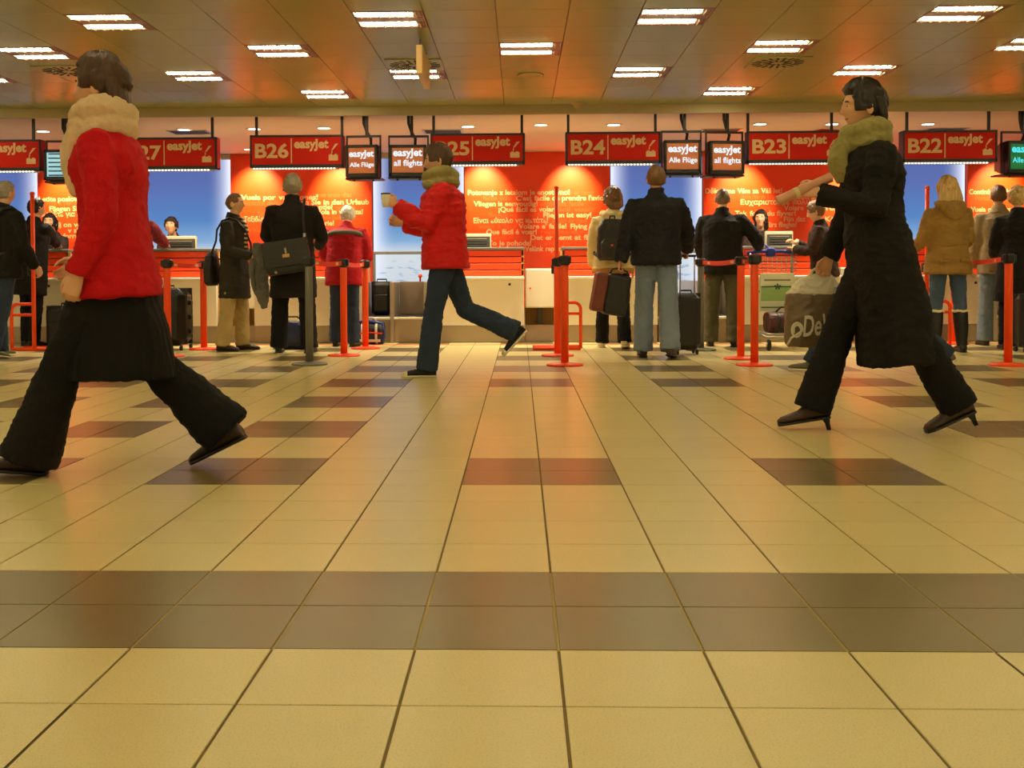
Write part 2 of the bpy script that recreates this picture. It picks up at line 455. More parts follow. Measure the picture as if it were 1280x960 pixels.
# ================================================================== BACK WALL GRAPHICS
def wx(px): return X(px, D_WALL, 250)
M_TXT = mat('panel_lettering', srgb(255, 190, 146), 0.6, var=0.02)
M_TXT2 = mat('panel_lettering_faint', srgb(250, 92, 36), 0.6, var=0.02)
Z_WBOT = 0.35
def graphic(px0, px1, label, lines, faint=()):
    x0, x1 = wx(px0), wx(px1)
    t = thing('graphic_panel', label, 'wall panel', ((x0 + x1) / 2, D_WALL, 0))
    cx = (x0 + x1) / 2
    b = MB(); b.box(x0 - cx, x1 - cx, -0.03, 0.1, Z_WBOT, Z_WTOP - 0.002, 0.004); part('board', b, M_ORANGE, t)
    for k, (lst, m) in enumerate(((faint, M_TXT2), (lines, M_TXT))):
        for (s, pa, pb, py) in lst:                     # words, pixel span, baseline
            pb = min(pb, px1 - 3); pa = max(pa, px0 + 2)
            p, q = at(pa, py, D_WALL), at(pb, py, D_WALL)
            ws = s.split(); mes = [text_me(w_, 0.098, off=0.003) for w_ in ws]; ext = []
            for me in mes:
                xs = [v.co.x for v in me.vertices]; ys = [v.co.y for v in me.vertices]; ext.append((max(xs) - min(xs), min(ys), max(ys) - min(ys)))
            sp_ = 0.030; sc_ = (q.x - p.x) / (sum(e_[0] for e_ in ext) + sp_ * (len(ws) - 1)); xx = 0.0
            for me, (w_, y0, h_) in zip(mes, ext):
                fit_text(me, xx * sc_, y0, w=w_ * sc_, h=h_); xx += w_ + sp_
                o = part('lettering', me, m, t, False, (p.x - cx, -0.0325 - 0.0015 * k, p.z), UPR)
                o['label'] = 'pale printed word on the panel'
    return t
graphic(-160, -48 + 0, 'orange red panel beyond the sky panel at the far left desk', [])
graphic(48, 164, 'orange red wall panel lettered Letite poslovno behind a dark haired clerk',
        [('Letite poslovno! You', 50, 128, 252), ('Fliegen Sie geschäftlich', 63, 150, 264), ('Πετάξτε για δουλειά', 50, 128, 271), ('Voli', 110, 128, 278),
         ('Repülj on velünk', 54, 120, 284), ('v službe', 86, 116, 291), ('forretningsrejse', 80, 140, 298)],
        [('volare per lavoro oggi', 58, 130, 257), ('voyagez pour affaires', 80, 150, 303)])
graphic(289, 465, 'orange red wall panel lettered Fliegen Sie in den Urlaub behind desk B26',
        [('¡Vuela por vacaciones!', 300, 398, 250), ('Fliegen Sie in den Urlaub', 358, 464, 256), ('Vakantie!', 380, 416, 262), ('Vola in vacanza!', 396, 454, 268),
         ('Ταξιδέψτε για', 306, 350, 277), ('ferie!', 400, 418, 282), ('vacances', 440, 463, 303)],
        [('descanse unos dias', 380, 440, 247), ('letecke dovolene na', 305, 380, 257), ('szabadság', 420, 445, 263), ('ferien ', 322, 352, 270), ('på ferie med os nu', 396, 440, 275), ('Vakantie in de zon', 310, 390, 290), ('semester', 400, 440, 297)])
graphic(581, 762, 'orange red wall panel with the words facile de prendre between B25 and B24',
        [('Potovanje z letalom je enostavno!', 585, 712, 244), ("C'est facile de prendre l'avion", 645, 760, 251), ('Vliegen is eenvoudig!', 592, 672, 258),
         ('¡Qué fácil es volar!', 623, 695, 265), ('Fliegen ist easy!', 679, 739, 272), ('Είναι εύκολο να πετάτε!', 592, 685, 279), ("Volare e' facile!", 648, 708, 286), ("Flying is", 713, 742, 286),
         ('Que fácil é voar!', 608, 671, 293), ('Det er nemt at flyve', 663, 748, 300), ('To je pohoda!', 610, 664, 307), ('Velünk repülni', 656, 704, 314)],
        [('at fly er nemt', 700, 742, 244), ('facile volare', 604, 646, 251), ('voler est facile', 674, 730, 258), ('fácil viajar', 694, 744, 265), ('fliegen ist einfach', 610, 676, 272),
         ('volar es muy', 690, 735, 279), ('voar é fácil', 598, 646, 286), ('repülés egy', 676, 730, 293), ('létezik nemcsak', 616, 660, 300), ('letanie je', 668, 712, 307)])
graphic(879, 1128, 'orange red wall panel lettered Obrigado behind desk B23',
        [('Děkujeme Vám za Váš let!', 880, 977, 242), ('Obrigado por voar', 972, 1050, 249), ('Ευχαριστούμε πολύ', 925, 1012, 256), ('Volare', 979, 1004, 263),
         ('Tak fordi du flyver!', 918, 994, 270), ('Fijn dat', 979, 1006, 277), ('merci de voyager', 1020, 1090, 263), ('Danke fürs fliegen!', 935, 995, 284), ('Köszönjük', 1030, 1080, 277)],
        [('tack för att du', 980, 1020, 242), ('danke dass sie fliegen', 925, 972, 249), ('thank you for', 1008, 1050, 256), ('gracias', 950, 978, 263), ('tusind tak', 945, 978, 277), ('děkujeme', 965, 992, 291)])
graphic(1208, 1330, 'orange red wall panel lettered Vuela otra vez behind desk B22',
        [('Continúa a volar', 1209, 1265, 243), ('Vuela otra vez', 1212, 1262, 265), ('Flyv igen', 1214, 1240, 278), ('Flieg', 1217, 1232, 299)],
        [('Portatevi avanti', 1218, 1262, 251), ('fly again soon', 1220, 1262, 288)])

def sky_mat(wd, both):
    """print of sky and cloud for a backlit panel, with a white glow painted along its upright edges"""
    m = bpy.data.materials.new('sky_print'); m.use_nodes = True; nt = m.node_tree; nt.nodes.clear()
    N = nt.nodes.new; L = nt.links.new
    out = N('ShaderNodeOutputMaterial'); em = N('ShaderNodeEmission'); tc = N('ShaderNodeTexCoord'); sp = N('ShaderNodeSeparateXYZ')
    L(tc.outputs['Object'], sp.inputs[0])
    mr = N('ShaderNodeMapRange'); mr.inputs['From Min'].default_value = 0.5; mr.inputs['From Max'].default_value = 2.45
    L(sp.outputs['Z'], mr.inputs['Value'])
    cr = N('ShaderNodeValToRGB'); el = cr.color_ramp.elements
    el[0].position = 0.0; el[0].color = srgb(205, 215, 225) + (1,)
    el[1].position = 1.0; el[1].color = srgb(92, 108, 172) + (1,)
    for p, c in ((0.30, (220, 228, 232)), (0.40, (138, 178, 220)), (0.55, (92, 138, 200)), (0.8, (96, 116, 182))):
        q = el.new(p); q.color = srgb(*c) + (1,)
    L(mr.outputs[0], cr.inputs['Fac'])
    nz = N('ShaderNodeTexNoise'); nz.inputs['Scale'].default_value = 5; nz.inputs['Detail'].default_value = 6
    mp = N('ShaderNodeMapping'); mp.inputs['Scale'].default_value = (1, 1, 3.2); L(tc.outputs['Object'], mp.inputs[0]); L(mp.outputs[0], nz.inputs['Vector'])
    wr = N('ShaderNodeValToRGB'); wr.color_ramp.elements[0].position = 0.55; wr.color_ramp.elements[1].position = 0.68; L(nz.outputs['Fac'], wr.inputs['Fac'])
    low = N('ShaderNodeMapRange'); low.inputs['From Min'].default_value = 1.15; low.inputs['From Max'].default_value = 0.9; L(sp.outputs['Z'], low.inputs['Value'])
    mu = N('ShaderNodeMath'); mu.operation = 'MULTIPLY'; L(wr.outputs['Color'], mu.inputs[0]); L(low.outputs[0], mu.inputs[1])
    mx = N('ShaderNodeMix'); mx.data_type = 'RGBA'; L(mu.outputs[0], mx.inputs['Factor']); L(cr.outputs['Color'], mx.inputs['A']); mx.inputs['B'].default_value = srgb(130, 165, 205) + (1,)
    ab = N('ShaderNodeMath'); ab.operation = 'ABSOLUTE'
    if both: L(sp.outputs['X'], ab.inputs[0]); src = ab.outputs[0]
    else: src = sp.outputs['X']
    eg = N('ShaderNodeMapRange'); eg.inputs['From Min'].default_value = wd / 2 - 0.34; eg.inputs['From Max'].default_value = wd / 2 - 0.02; L(src, eg.inputs['Value'])
    pw = N('ShaderNodeMath'); pw.operation = 'POWER'; pw.inputs[1].default_value = 2.4; L(eg.outputs[0], pw.inputs[0])
    m2 = N('ShaderNodeMix'); m2.data_type = 'RGBA'; L(pw.outputs[0], m2.inputs['Factor']); L(mx.outputs['Result'], m2.inputs['A']); m2.inputs['B'].default_value = (0.92, 0.97, 1.15, 1)  # white edge glow mixed into the emission colour, no tubes behind it
    L(m2.outputs['Result'], em.inputs[0]); em.inputs[1].default_value = 0.95; L(em.outputs[0], out.inputs[0])
    return m
def sky_panel(px0, px1, label, both=True):
    x0, x1 = wx(px0), wx(px1); cx = (x0 + x1) / 2
    t = thing('sky_panel', label, 'light panel', (cx, D_WALL, 0), 0)
    b = MB(); b.box(x0 - cx, x1 - cx, 0.03, 0.11, Z_WBOT, Z_WTOP - 0.06, 0.003); part('light_box', b, M_DGREY, t)
    b = MB(); b.box(x0 - cx + 0.004, x1 - cx - 0.004, 0.018, 0.032, Z_WBOT + 0.01, Z_WTOP - 0.075, 0.002); part('diffuser', b, sky_mat(x1 - x0, both), t)
    b = MB(); b.box(x0 - cx, x1 - cx, -0.01, 0.1, Z_WTOP - 0.07, Z_WTOP - 0.004, 0.004); part('header', b, mat('panel_header', srgb(215, 200, 165), 0.5), t)
sky_panel(-48, 47, 'blue backlit sky panel beyond the left end clerk')
sky_panel(165, 288, 'blue backlit sky panel behind desk B27', False)
sky_panel(466, 580, 'blue backlit sky and cloud panel between the B26 and B25 desks')
sky_panel(763, 878, 'blue backlit sky panel behind the person in the dark jacket at B24')
sky_panel(1129, 1207, 'blue backlit sky panel behind the person in the tan parka', False)
# plain service cabinet door behind the gap at B25
# downlights and wall spots in the lower ceiling
ring = MB(); ring.lathe([(0.075, 0.004), (0.095, 0.0), (0.095, -0.006), (0.072, -0.008), (0.070, 0.0)], 24); ring = smooth(ring.mesh('trim_ring')); ring.materials.append(mat('ring_white', srgb(220, 205, 175), 0.4))
lens = MB(); lens.lathe([(0.070, 0.003), (0.069, -0.004), (0.03, -0.006), (0.001, -0.006)], 24); lens = smooth(lens.mesh('lens')); lens.materials.append(M_LENS)
for px, py, nm in ((54, 164, 'behind the pale blue screen'), (230, 162, 'behind the B27 sign'), (318, 161, 'behind the left rod of the B26 sign'), (405, 160, 'behind the right rod of the B26 sign'), (585, 158, 'behind the B25 sign'), (676, 156, 'between the B25 and B24 signs'), (767, 156, 'behind the B24 sign'), (950, 155, 'behind the left rod of the B23 sign'), (1040, 155, 'behind the right rod of the B23 sign'), (1160, 155, 'behind the B22 sign')):
    v = ray(px, py); c = CAM + v * ((Z_WTOP - CAM_H) / v.z)
    t = thing('downlight', 'round white downlight in the lower ceiling ' + nm, 'downlight', (c.x, c.y, Z_WTOP), 0, 'downlights over the check-in desks')
    link('trim_ring', ring, None, t); link('lens', lens, None, t)
    ld = bpy.data.lights.new('lamp', 'SPOT'); ld.energy = 150; ld.color = (1, 0.86, 0.6); ld.spot_size = R(140); ld.spot_blend = 0.6; ld.shadow_soft_size = 0.06
    lo = bpy.data.objects.new('lamp', ld); COL.objects.link(lo); lo.parent = t; lo.location = (0, 0, -0.02)
for px, nm in ((85, 'Letite poslovno panel'), (322, 'left half of the Urlaub panel'), (424, 'right half of the Urlaub panel'), (604, 'left half of the facile panel'), (714, 'right half of the facile panel'), (925, 'left half of the Obrigado panel'), (1060, 'right half of the Obrigado panel'), (1246, 'Vuela otra vez panel')):
    c = at(px, 240, D_WALL); y = 14.62
    t = thing('wall_spotlight', 'small ceiling spotlight aimed at the ' + nm, 'spotlight', (c.x, y, Z_WTOP), 0, 'spotlights washing the orange panels')
    b = MB(); b.lathe([(0.045, 0.004), (0.055, 0.0), (0.055, -0.006), (0.04, -0.008), (0.035, 0.0)], 20); part('trim_ring', b, mat('ring_white', (0, 0, 0)), t, True)
    b = MB(); b.lathe([(0.036, 0.003), (0.034, -0.006), (0.001, -0.008)], 20); part('lens', b, M_LENS, t, True)
    ld = bpy.data.lights.new('lamp', 'SPOT'); ld.energy = 190; ld.color = (1, 0.80, 0.36); ld.spot_size = R(66); ld.spot_blend = 0.9; ld.shadow_soft_size = 0.03
    lo = bpy.data.objects.new('lamp', ld); COL.objects.link(lo); lo.parent = t; lo.location = (0, 0, -0.03)
    d = Vector((0, D_WALL - y, c.z - 0.05 - Z_WTOP)); lo.rotation_euler = d.to_track_quat('-Z', 'Y').to_euler()
# perforated grilles in the lower ceiling
for px, py, nm in ((554, 164, 'B25 sign'), (238, 165, 'B27 sign'), (900, 163, 'all flights screen by B23'), (1180, 162, 'B22 sign')):
    v = ray(px, py); c = CAM + v * ((Z_WTOP - CAM_H) / v.z)
    t = thing('ceiling_grille', 'flat slotted air grille in the lower ceiling behind the ' + nm, 'vent', (c.x, c.y, Z_WTOP), 0, 'grilles in the lower ceiling')
    b = MB(); b.box(-0.24, 0.24, -0.16, 0.16, -0.008, 0.001, 0.002); part('frame', b, M_STEEL, t)
    for k in range(7):
        b = MB(); b.box(-0.21, 0.21, -0.14 + k * 0.042, -0.122 + k * 0.042, -0.012, -0.006, 0.001); part('slat', b, M_DGREY, t)

# ================================================================== GATE SIGNS
rod_me = None
def logo(parent, x0, z0, w, y, m=None, h=None):
    me = fit_text(text_me('easyJet', 0.1, off=0.004), x0, 0, w=w)
    part('logo', me, m or M_PRINT, parent, False, (0, y, z0), UPR)
def gate_sign(num, px0, px1, py0, py1, note, rods=(0.1, 0.9)):
    D = D_SIGN
    a, c = at(px0, py0, D), at(px1, py1, D)
    wdt, z1, z0 = c.x - a.x, (a.z), (c.z); cx = (a.x + c.x) / 2
    t = thing('gate_sign', 'red hanging sign reading %s %s' % (num, note), 'sign', (cx, D, 0))
    h = wdt / 2; fr = 0.022
    b = MB(); b.box(-h, h, 0.0, 0.14, z0, z0 + fr + 0.012, 0.004); b.box(-h, h, 0.0, 0.14, z1 - fr, z1, 0.004)
    b.box(-h, -h + fr, 0.0, 0.14, z0, z1, 0.004); b.box(h - fr, h, 0.0, 0.14, z0, z1, 0.004); b.box(-h + 0.01, h - 0.01, 0.05, 0.135, z0 + 0.01, z1 - 0.01, 0.004)
    part('frame', b, M_BLACK, t)
    b = MB(); b.box(-h + fr, h - fr, 0.006, 0.05, z0 + fr + 0.01, z1 - fr, 0.002); part('face', b, M_SIGNRED, t)
    b = MB(); b.box(h, h + 0.004, 0.012, 0.13, z0 + 0.01, z1 - 0.01, 0.001); part('side_face', b, M_SIGNRED, t)
    sx = -h + wdt * 0.445
    b = MB(); b.box(sx - 0.006, sx + 0.006, 0.002, 0.008, z0 + 0.045, z1 - 0.035, 0.001); part('divider', b, M_PRINT, t)
    hh = z1 - z0
    me = fit_text(text_me(num, 0.2, off=0.006), -h + wdt * 0.055, 0, w=wdt * 0.36, h=hh * 0.46); part('number', me, M_PRINT, t, False, (0, 0.004, z0 + hh * 0.29), UPR)
    logo(t, sx + wdt * 0.03, z0 + hh * 0.50, wdt * 0.37, 0.004)
    # luggage tag mark: a case with a handle and a flick of a tag
    ic = MB(); ix = h - wdt * 0.105
    ic.box(ix - 0.05, ix + 0.05, 0.001, 0.005, z0 + hh * 0.21, z0 + hh * 0.38, 0.0012)
    ic.box(ix - 0.038, ix - 0.012, 0.001, 0.005, z0 + hh * 0.38, z0 + hh * 0.41, 0.001); ic.box(ix + 0.012, ix + 0.038, 0.001, 0.005, z0 + hh * 0.38, z0 + hh * 0.41, 0.001)
    ic.add([(ix - 0.022, 0.002, z0 + hh * 0.52), (ix - 0.002, 0.002, z0 + hh * 0.54), (ix + 0.055, 0.002, z0 + hh * 0.73), (ix + 0.02, 0.002, z0 + hh * 0.72)], [(0, 1, 2, 3)])
    ic.add([(ix - 0.02, 0.002, z0 + hh * 0.51), (ix - 0.008, 0.002, z0 + hh * 0.51), (ix - 0.012, 0.002, z0 + hh * 0.43), (ix - 0.022, 0.002, z0 + hh * 0.43)], [(0, 1, 2, 3)])
    part('luggage_mark', ic, M_PRINT, t)
    b = MB(); b.box(-h + 0.02, h - 0.06, 0.03, 0.11, z0 - 0.016, z0 + 0.001, 0.004); part('light_strip_housing', b, M_STEEL, t)
    n = 26; b = MB()
    for k in range(n):
        q = -h + 0.04 + k * (wdt - 0.14) / (n - 1); b.box(q - 0.011, q + 0.011, 0.022, 0.034, z0 - 0.015, z0 - 0.002, 0.002)
    part('light_strip', b, M_LED, t)
    for q in rods:
        b = MB(); b.box(-h + wdt * q - 0.014, -h + wdt * q + 0.014, 0.05, 0.078, z1 - 0.005, Z_WTOP + 0.005, 0.003); part('hanger_rod', b, M_BLACK, t)
gate_sign('B28', -66, 51, 175, 213, 'beyond the pale blue screen', (0.9,))
gate_sign('B27', 152, 271, 172, 211, 'behind the person in red', (0.04, 0.94))
gate_sign('B26', 312, 429, 169, 209, 'above the tall person with a satchel', (0.06, 0.98))
gate_sign('B25', 538, 656, 167, 205, 'above the person in a red jacket', (0.03, 0.97))
gate_sign('B24', 707, 826, 165, 204, 'next to the Alle Flüge screen', (0.03, 0.95))
gate_sign('B23', 934, 1052, 164, 203, 'next to the all flights screen', (0.02, 0.91))
gate_sign('B22', 1129, 1247, 163, 202, 'beside the green screen', (0.06, 0.93))

# ================================================================== FLIGHT SCREENS
def screen_mat(name, col, st): return mat(name, col, 0.25, 0, 0.02, 3, 0, None, 0.5, 0, col, st)
def monitor(px0, px1, py0, py1, label, col, l1, l2, tc=(0.93, 0.97, 1.0), turn=0.0, arm=True, lines=0, D=D_SIGN - 0.05):
    a, c = at(px0, py0, D), at(px1, py1, D); wd, z1, z0 = c.x - a.x, a.z, c.z; cx = (a.x + c.x) / 2
    t = thing('flight_screen', label, 'screen', (cx, D, 0), R(turn))
    h = wd / 2; hh = z1 - z0; f = 0.03
    b = MB(); b.box(-h, h, 0, 0.04, z0, z0 + f * 1.3, 0.006); b.box(-h, h, 0, 0.04, z1 - f, z1, 0.006); b.box(-h, -h + f, 0, 0.04, z0, z1, 0.006); b.box(h - f, h, 0, 0.04, z0, z1, 0.006)
    part('bezel', b, M_BLACK, t)
    b = MB(); rings = []
    for yy, s in ((0.03, 0.99), (0.16, 0.97), (0.34, 0.72), (0.36, 0.70)):
        rings.append([(x_ * h * s, yy, (z0 + z1) / 2 + q * hh / 2 * s) for x_, q in ((-1, -1), (1, -1), (1, 1), (-1, 1))])
    b.loft(rings); part('casing', b, M_BLACK, t)
    b = MB(); b.box(-h + f, h - f, 0.012, 0.03, z0 + f * 1.2, z1 - f, 0.003); part('display', b, col, t)
    tm_ = emis('screen_text_' + l1 + label[:6], tc, 1.0)
    if l1:
        part('screen_text', fit_text(text_me(l1, 0.1, off=0.003), -h * 0.78, 0, w=wd * 0.78), tm_, t, False, (0, 0.009, z0 + hh * 0.56), UPR)
        part('screen_text', fit_text(text_me(l2, 0.1, off=0.0022), -h * 0.74, 0, w=wd * 0.76), tm_, t, False, (0, 0.009, z0 + hh * 0.27), UPR)
    for k in range(lines):
        b = MB(); q = z0 + hh * (0.16 + 0.7 * k / (lines - 1)); b.box(-h + f + 0.02, h - f - 0.015 - 0.03 * (k % 2), 0.009, 0.012, q - 0.008, q + 0.008, 0.001)
        part('screen_text', b, mat('screen_row', srgb(70, 120, 150), 0.4), t)
    b = MB()                                              # hanging cradle
    q = z1 + 0.10
    e_ = 0.018; b.box(-h - e_, h + e_, 0.10, 0.125, q - 0.012, q + 0.012, 0.003); b.box(-h - e_, -h - 0.002, 0.10, 0.125, z0, q, 0.003); b.box(h + 0.002, h + e_, 0.10, 0.125, z0, q, 0.003)
    b.box(-h - e_, h + e_, 0.06, 0.30, z0 - 0.022, z0 - 0.002, 0.003)
    part('cradle', b, M_BLACK, t)
    b = MB(); b.box(0.02, 0.05, 0.10, 0.13, q, Z_WTOP + 0.004, 0.003); part('hanger_rod', b, M_BLACK, t)
    b = MB(); b.tube([(-0.0, 0.12, Z_WTOP + 0.003), (0.0, 0.12, q + 0.14), (0.03, 0.14, q + 0.05), (0.07, 0.15, q - 0.02), (0.06, 0.2, z1 - 0.02)], 0.016, 8); part('cable', b, M_BLACK, t, True)
    for k in (-1, 1):
        b = MB(); b.lathe([(0.012, -0.04), (0.012, -0.02), (0.006, -0.018)], 10, (k * h * 0.6, 0.1, z0)); part('knob', b, M_BLACK, t)
SCR_O = screen_mat('screen_orange', srgb(176, 92, 40), 0.35); SCR_B = screen_mat('screen_blue', srgb(150, 205, 228), 0.7); SCR_G = screen_mat('screen_green', srgb(10, 104, 50), 0.6)
monitor(431, 472, 181, 221, 'hanging screen reading Alle Flüge next to the B26 sign', SCR_O, 'easyJet', 'Alle Flüge', turn=-6)
monitor(486, 533, 181, 220, 'hanging screen reading all flights next to the B25 sign', SCR_O, 'easyJet', 'all flights', turn=0)
monitor(830, 877, 175, 216, 'hanging screen reading Alle Flüge next to the B24 sign', SCR_O, 'easyJet', 'Alle Flüge', turn=0)
monitor(887, 932, 176, 217, 'hanging screen reading all flights next to the B23 sign', SCR_O, 'easyJet', 'all flights', turn=8)
monitor(54, 93, 187, 225, 'hanging screen with pale blue flight list beside the B28 sign', SCR_B, '', '', lines=6)
monitor(1259, 1307, 176, 216, 'hanging green screen reading Alle Flüge next to the B22 sign', SCR_G, 'easyJet', 'Alle Flüge', tc=(0.1, 0.85, 0.9), turn=8)
a = at(1016, 146, 13.2); c = at(1060, 170, 13.2)
t = thing('red_sign_box', 'plain red box hanging behind the B23 sign', 'sign', ((a.x + c.x) / 2, 13.2, 0), R(20))
b = MB(); h = (c.x - a.x) / 2; b.box(-h, h, -0.12, 0.12, c.z - 0.1, a.z, 0.008); part('box', b, M_SIGNRED, t)
b = MB(); b.box(-h - 0.004, h + 0.004, -0.125, 0.125, c.z - 0.115, c.z - 0.095, 0.004); part('rim', b, M_BLACK, t)
b = MB(); b.box(-0.02, 0.02, -0.02, 0.02, a.z - 0.005, Z_WTOP + 0.003, 0.003); part('hanger', b, M_BLACK, t)

# ================================================================== CHECK-IN DESKS
ZT = Z(309, D_DESK, 600); ZL = Z(347, D_DESK, 600); ZP = Z(407, D_DESK, 600)
def dx(px): return X(px, D_DESK, 380)
def desk(px0, px1, label, marks=True):
    x0, x1 = dx(px0), dx(px1); cx = (x0 + x1) / 2; h = (x1 - x0) / 2
    t = thing('check_in_desk', label, 'desk', (cx, D_DESK, 0))
    b = MB(); b.box(-h, h, 0.02, 0.72, 0, ZP, 0.004); part('plinth', b, M_PLINTH, t)
    b = MB(); b.box(-h, h, -0.01, 0.05, ZP + 0.004, ZL - 0.02, 0.004); part('lower_panel', b, M_WHITE, t)
    b = MB(); b.box(-h, -h + 0.03, 0.05, 0.75, ZP, ZT - 0.03, 0.003); part('side_panel', b, M_WOOD, t)
    b = MB(); b.box(h - 0.03, h, 0.05, 0.75, ZP, ZT - 0.03, 0.003); part('side_panel', b, M_WOOD, t)
    b = MB(); b.box(-h - 0.005, h + 0.005, -0.075, 0.10, ZL - 0.02, ZL + 0.012, 0.006); part('ledge', b, mat('ledge_white', srgb(246, 240, 220), 0.35), t)
    b = MB(); b.box(-h, h, 0.075, 0.10, ZL, ZT - 0.02, 0.002); part('backing', b, mat('groove_red', srgb(150, 34, 10), 0.5), t)
    n = 4; sh = (ZT - 0.03 - ZL - 0.012) / n
    for k in range(n):
        q = ZL + 0.012 + k * sh
        b = MB(); b.box(-h, h, 0.05, 0.078, q + 0.006, q + sh - 0.006, 0.004); part('slat', b, M_ORANGE, t)
    b = MB(); b.box(-h - 0.008, h + 0.008, 0.03, 0.34, ZT - 0.03, ZT, 0.005); part('counter_top', b, M_GREY, t)
    b = MB(); b.box(-h, h, 0.30, 0.76, 0.68, 0.715, 0.004); part('work_surface', b, M_WHITE, t)
    if marks:
        b = MB(); b.lathe([(0.016, 0), (0.016, 0.008), (0.008, 0.012)], 12)
        part('lock', b, M_BLACK, t, True, (h * 0.7, -0.01, ZL - 0.08), (math.pi / 2, 0, 0))
    return t
desk(-64, 84, 'white and orange check-in desk at the far end under the B28 sign')
desk(150, 271, 'white and orange check-in desk under the B27 sign')
desk(318, 452, 'white and orange check-in desk under the B26 sign')
desk(536, 655, 'white and orange check-in desk under the B25 sign')
desk(703, 822, 'white and orange check-in desk under the B24 sign')
desk(921, 1050, 'white and orange check-in desk under the B23 sign')
desk(1100, 1240, 'white and orange check-in desk under the B22 sign')
desk(1330, 1450, 'white and orange check-in desk past the person in the beige coat')

def scale(px0, px1, label, split):
    """weighing belt between two desks"""
    x0, x1 = dx(px0), dx(px1); cx = (x0 + x1) / 2; h = (x1 - x0) / 2
    t = thing('baggage_belt', label, 'conveyor', (cx, D_DESK + 0.05, 0))
    ZB = Z(396, D_DESK, 600); ZS = Z(352, D_DESK, 600)
    b = MB(); b.box(-h, h, 0.0, 1.5, 0.0, ZB - 0.03, 0.005); part('base', b, M_PLINTH, t)
    b = MB(); b.box(-h, h, -0.03, 1.5, ZB - 0.03, ZB, 0.006); part('front_lip', b, mat('ledge_white', (0, 0, 0)), t)
    b = MB(); b.box(-h + 0.05, h - 0.03, 0.02, 1.5, ZB, ZB + 0.012, 0.004); part('belt', b, mat('belt_rubber', srgb(46, 42, 36), 0.7), t)
    q = -h + 2 * h * split
    for e_ in (-h + 0.01, q, h - 0.05):
        b = MB(); b.box(e_, e_ + 0.045, -0.05, 1.4, 0.0, ZS if e_ != q else ZS - 0.0, 0.006); part('side_guard', b, M_STEEL, t)
    b = MB(); b.box(q + 0.05, h - 0.052, 0.55, 0.60, ZB + 0.01, ZS, 0.006); part('back_plate', b, mat('back_plate', srgb(128, 112, 92), 0.4, 0.4), t)
    b = MB(); b.box(-h, h, 0.85, 0.90, ZT - 0.06, ZT - 0.025, 0.004); part('rail', b, M_GREY, t)
    for e_ in (-h + 0.02, h - 0.02):
        b = MB(); b.box(e_ - 0.015, e_ + 0.015, 0.86, 0.89, 0.02, ZT - 0.05, 0.003); part('rail_post', b, M_GREY, t)
    b = MB(); b.lathe([(0.012, 0), (0.012, 0.05), (0.025, 0.055), (0.025, 0.085), (0.01, 0.09)], 12, (q + 0.30, 0.57, ZS)); part('beacon', b, M_ORPOST, t, True)
scale(453, 535, 'steel baggage weighing belt between the B26 and B25 desks', 0.42)
scale(823, 920, 'steel baggage weighing belt between the B24 and B23 desks', 0.5)
scale(85, 149, 'steel baggage weighing belt between the B28 and B27 desks', 0.3)
scale(1241, 1328, 'steel baggage weighing belt past the B22 desk', 0.5)
# white service cupboards in the gaps between desks
for pa, pb, lab in ((655.5, 702, 'white service cupboard in the gap between the B25 and B24 desks'), (272, 317, 'white service cupboard in the gap between the B27 and B26 desks'), (1051, 1099, 'white service cupboard in the gap between the B23 and B22 desks')):
    x0, x1 = dx(pa), dx(pb); cx = (x0 + x1) / 2; h = (x1 - x0) / 2
    t = thing('service_cupboard', lab, 'cupboard', (cx, D_DESK + 0.1, 0))
    za, zb = Z(385, D_DESK + 0.1, 600), Z(336, D_DESK + 0.1, 600)
    b = MB(); b.box(-h + 0.01, h - 0.01, 0.02, 0.45, za, zb, 0.005); part('body', b, M_WHITE, t)
    b = MB(); b.box(-h + 0.02, h - 0.02, 0.0, 0.022, za + 0.01, zb - 0.01, 0.004); dr = part('door', b, M_WHITE, t)
    b = MB(); b.lathe([(0.011, 0), (0.011, 0.012), (0.005, 0.016)], 10); part('lock', b, M_ORPOST, dr, True, (-h + 0.07, 0.0, (za + zb) / 2), (math.pi / 2, 0, 0))
    b = MB(); b.box(-h + 0.01, h - 0.01, 0.05, 0.45, 0.0, ZP, 0.004); part('plinth', b, M_PLINTH, t)
    b = MB(); b.box(-h + 0.01, h - 0.01, 0.40, 0.44, ZP - 0.005, za + 0.005, 0.003); part('back_board', b, M_WOOD, t)
    b = MB(); b.box(-0.06, 0.0, 0.2, 0.4, ZP - 0.002, za + 0.002, 0.003); part('bracket', b, M_DGREY, t)

# clerks' computers, seen from behind
def computer(px0, px1, py0, label):
    D = D_DESK + 0.42
    a, c = at(px0, py0, D), at(px1, py0 + 17, D); wd = c.x - a.x; h = wd / 2; cx = (a.x + c.x) / 2; z1 = a.z; z0 = z1 - 0.26
    t = thing('computer_monitor', label, 'monitor', (cx, D, 0.713))
    z1 -= 0.713; z0 -= 0.713
    b = MB(); b.box(-h, h, 0.02, 0.06, z0, z1, 0.01); part('shell', b, mat('monitor_beige', srgb(206, 196, 160), 0.4), t)
    b = MB(); b.box(-h + 0.02, h - 0.015, 0.008, 0.024, z0 + 0.02, z1 - 0.035, 0.006); part('back_cover', b, M_DGREY, t)
    for k in range(5):
        b = MB(); q = z1 - 0.07 - k * 0.03; b.box(-h + 0.05, h - 0.05, 0.003, 0.011, q, q + 0.010, 0.002); part('vent_slot', b, M_STEEL if k == 0 else M_BLACK, t)
    b = MB(); b.box(-0.03, 0.03, 0.0, 0.05, 0.0, z0 + 0.05, 0.005); b.box(-0.12, 0.12, -0.05, 0.12, 0.0, 0.02, 0.006); part('stand', b, M_DGREY, t)
computer(205, 245, 295, 'flat computer monitor seen from behind on the B27 desk')
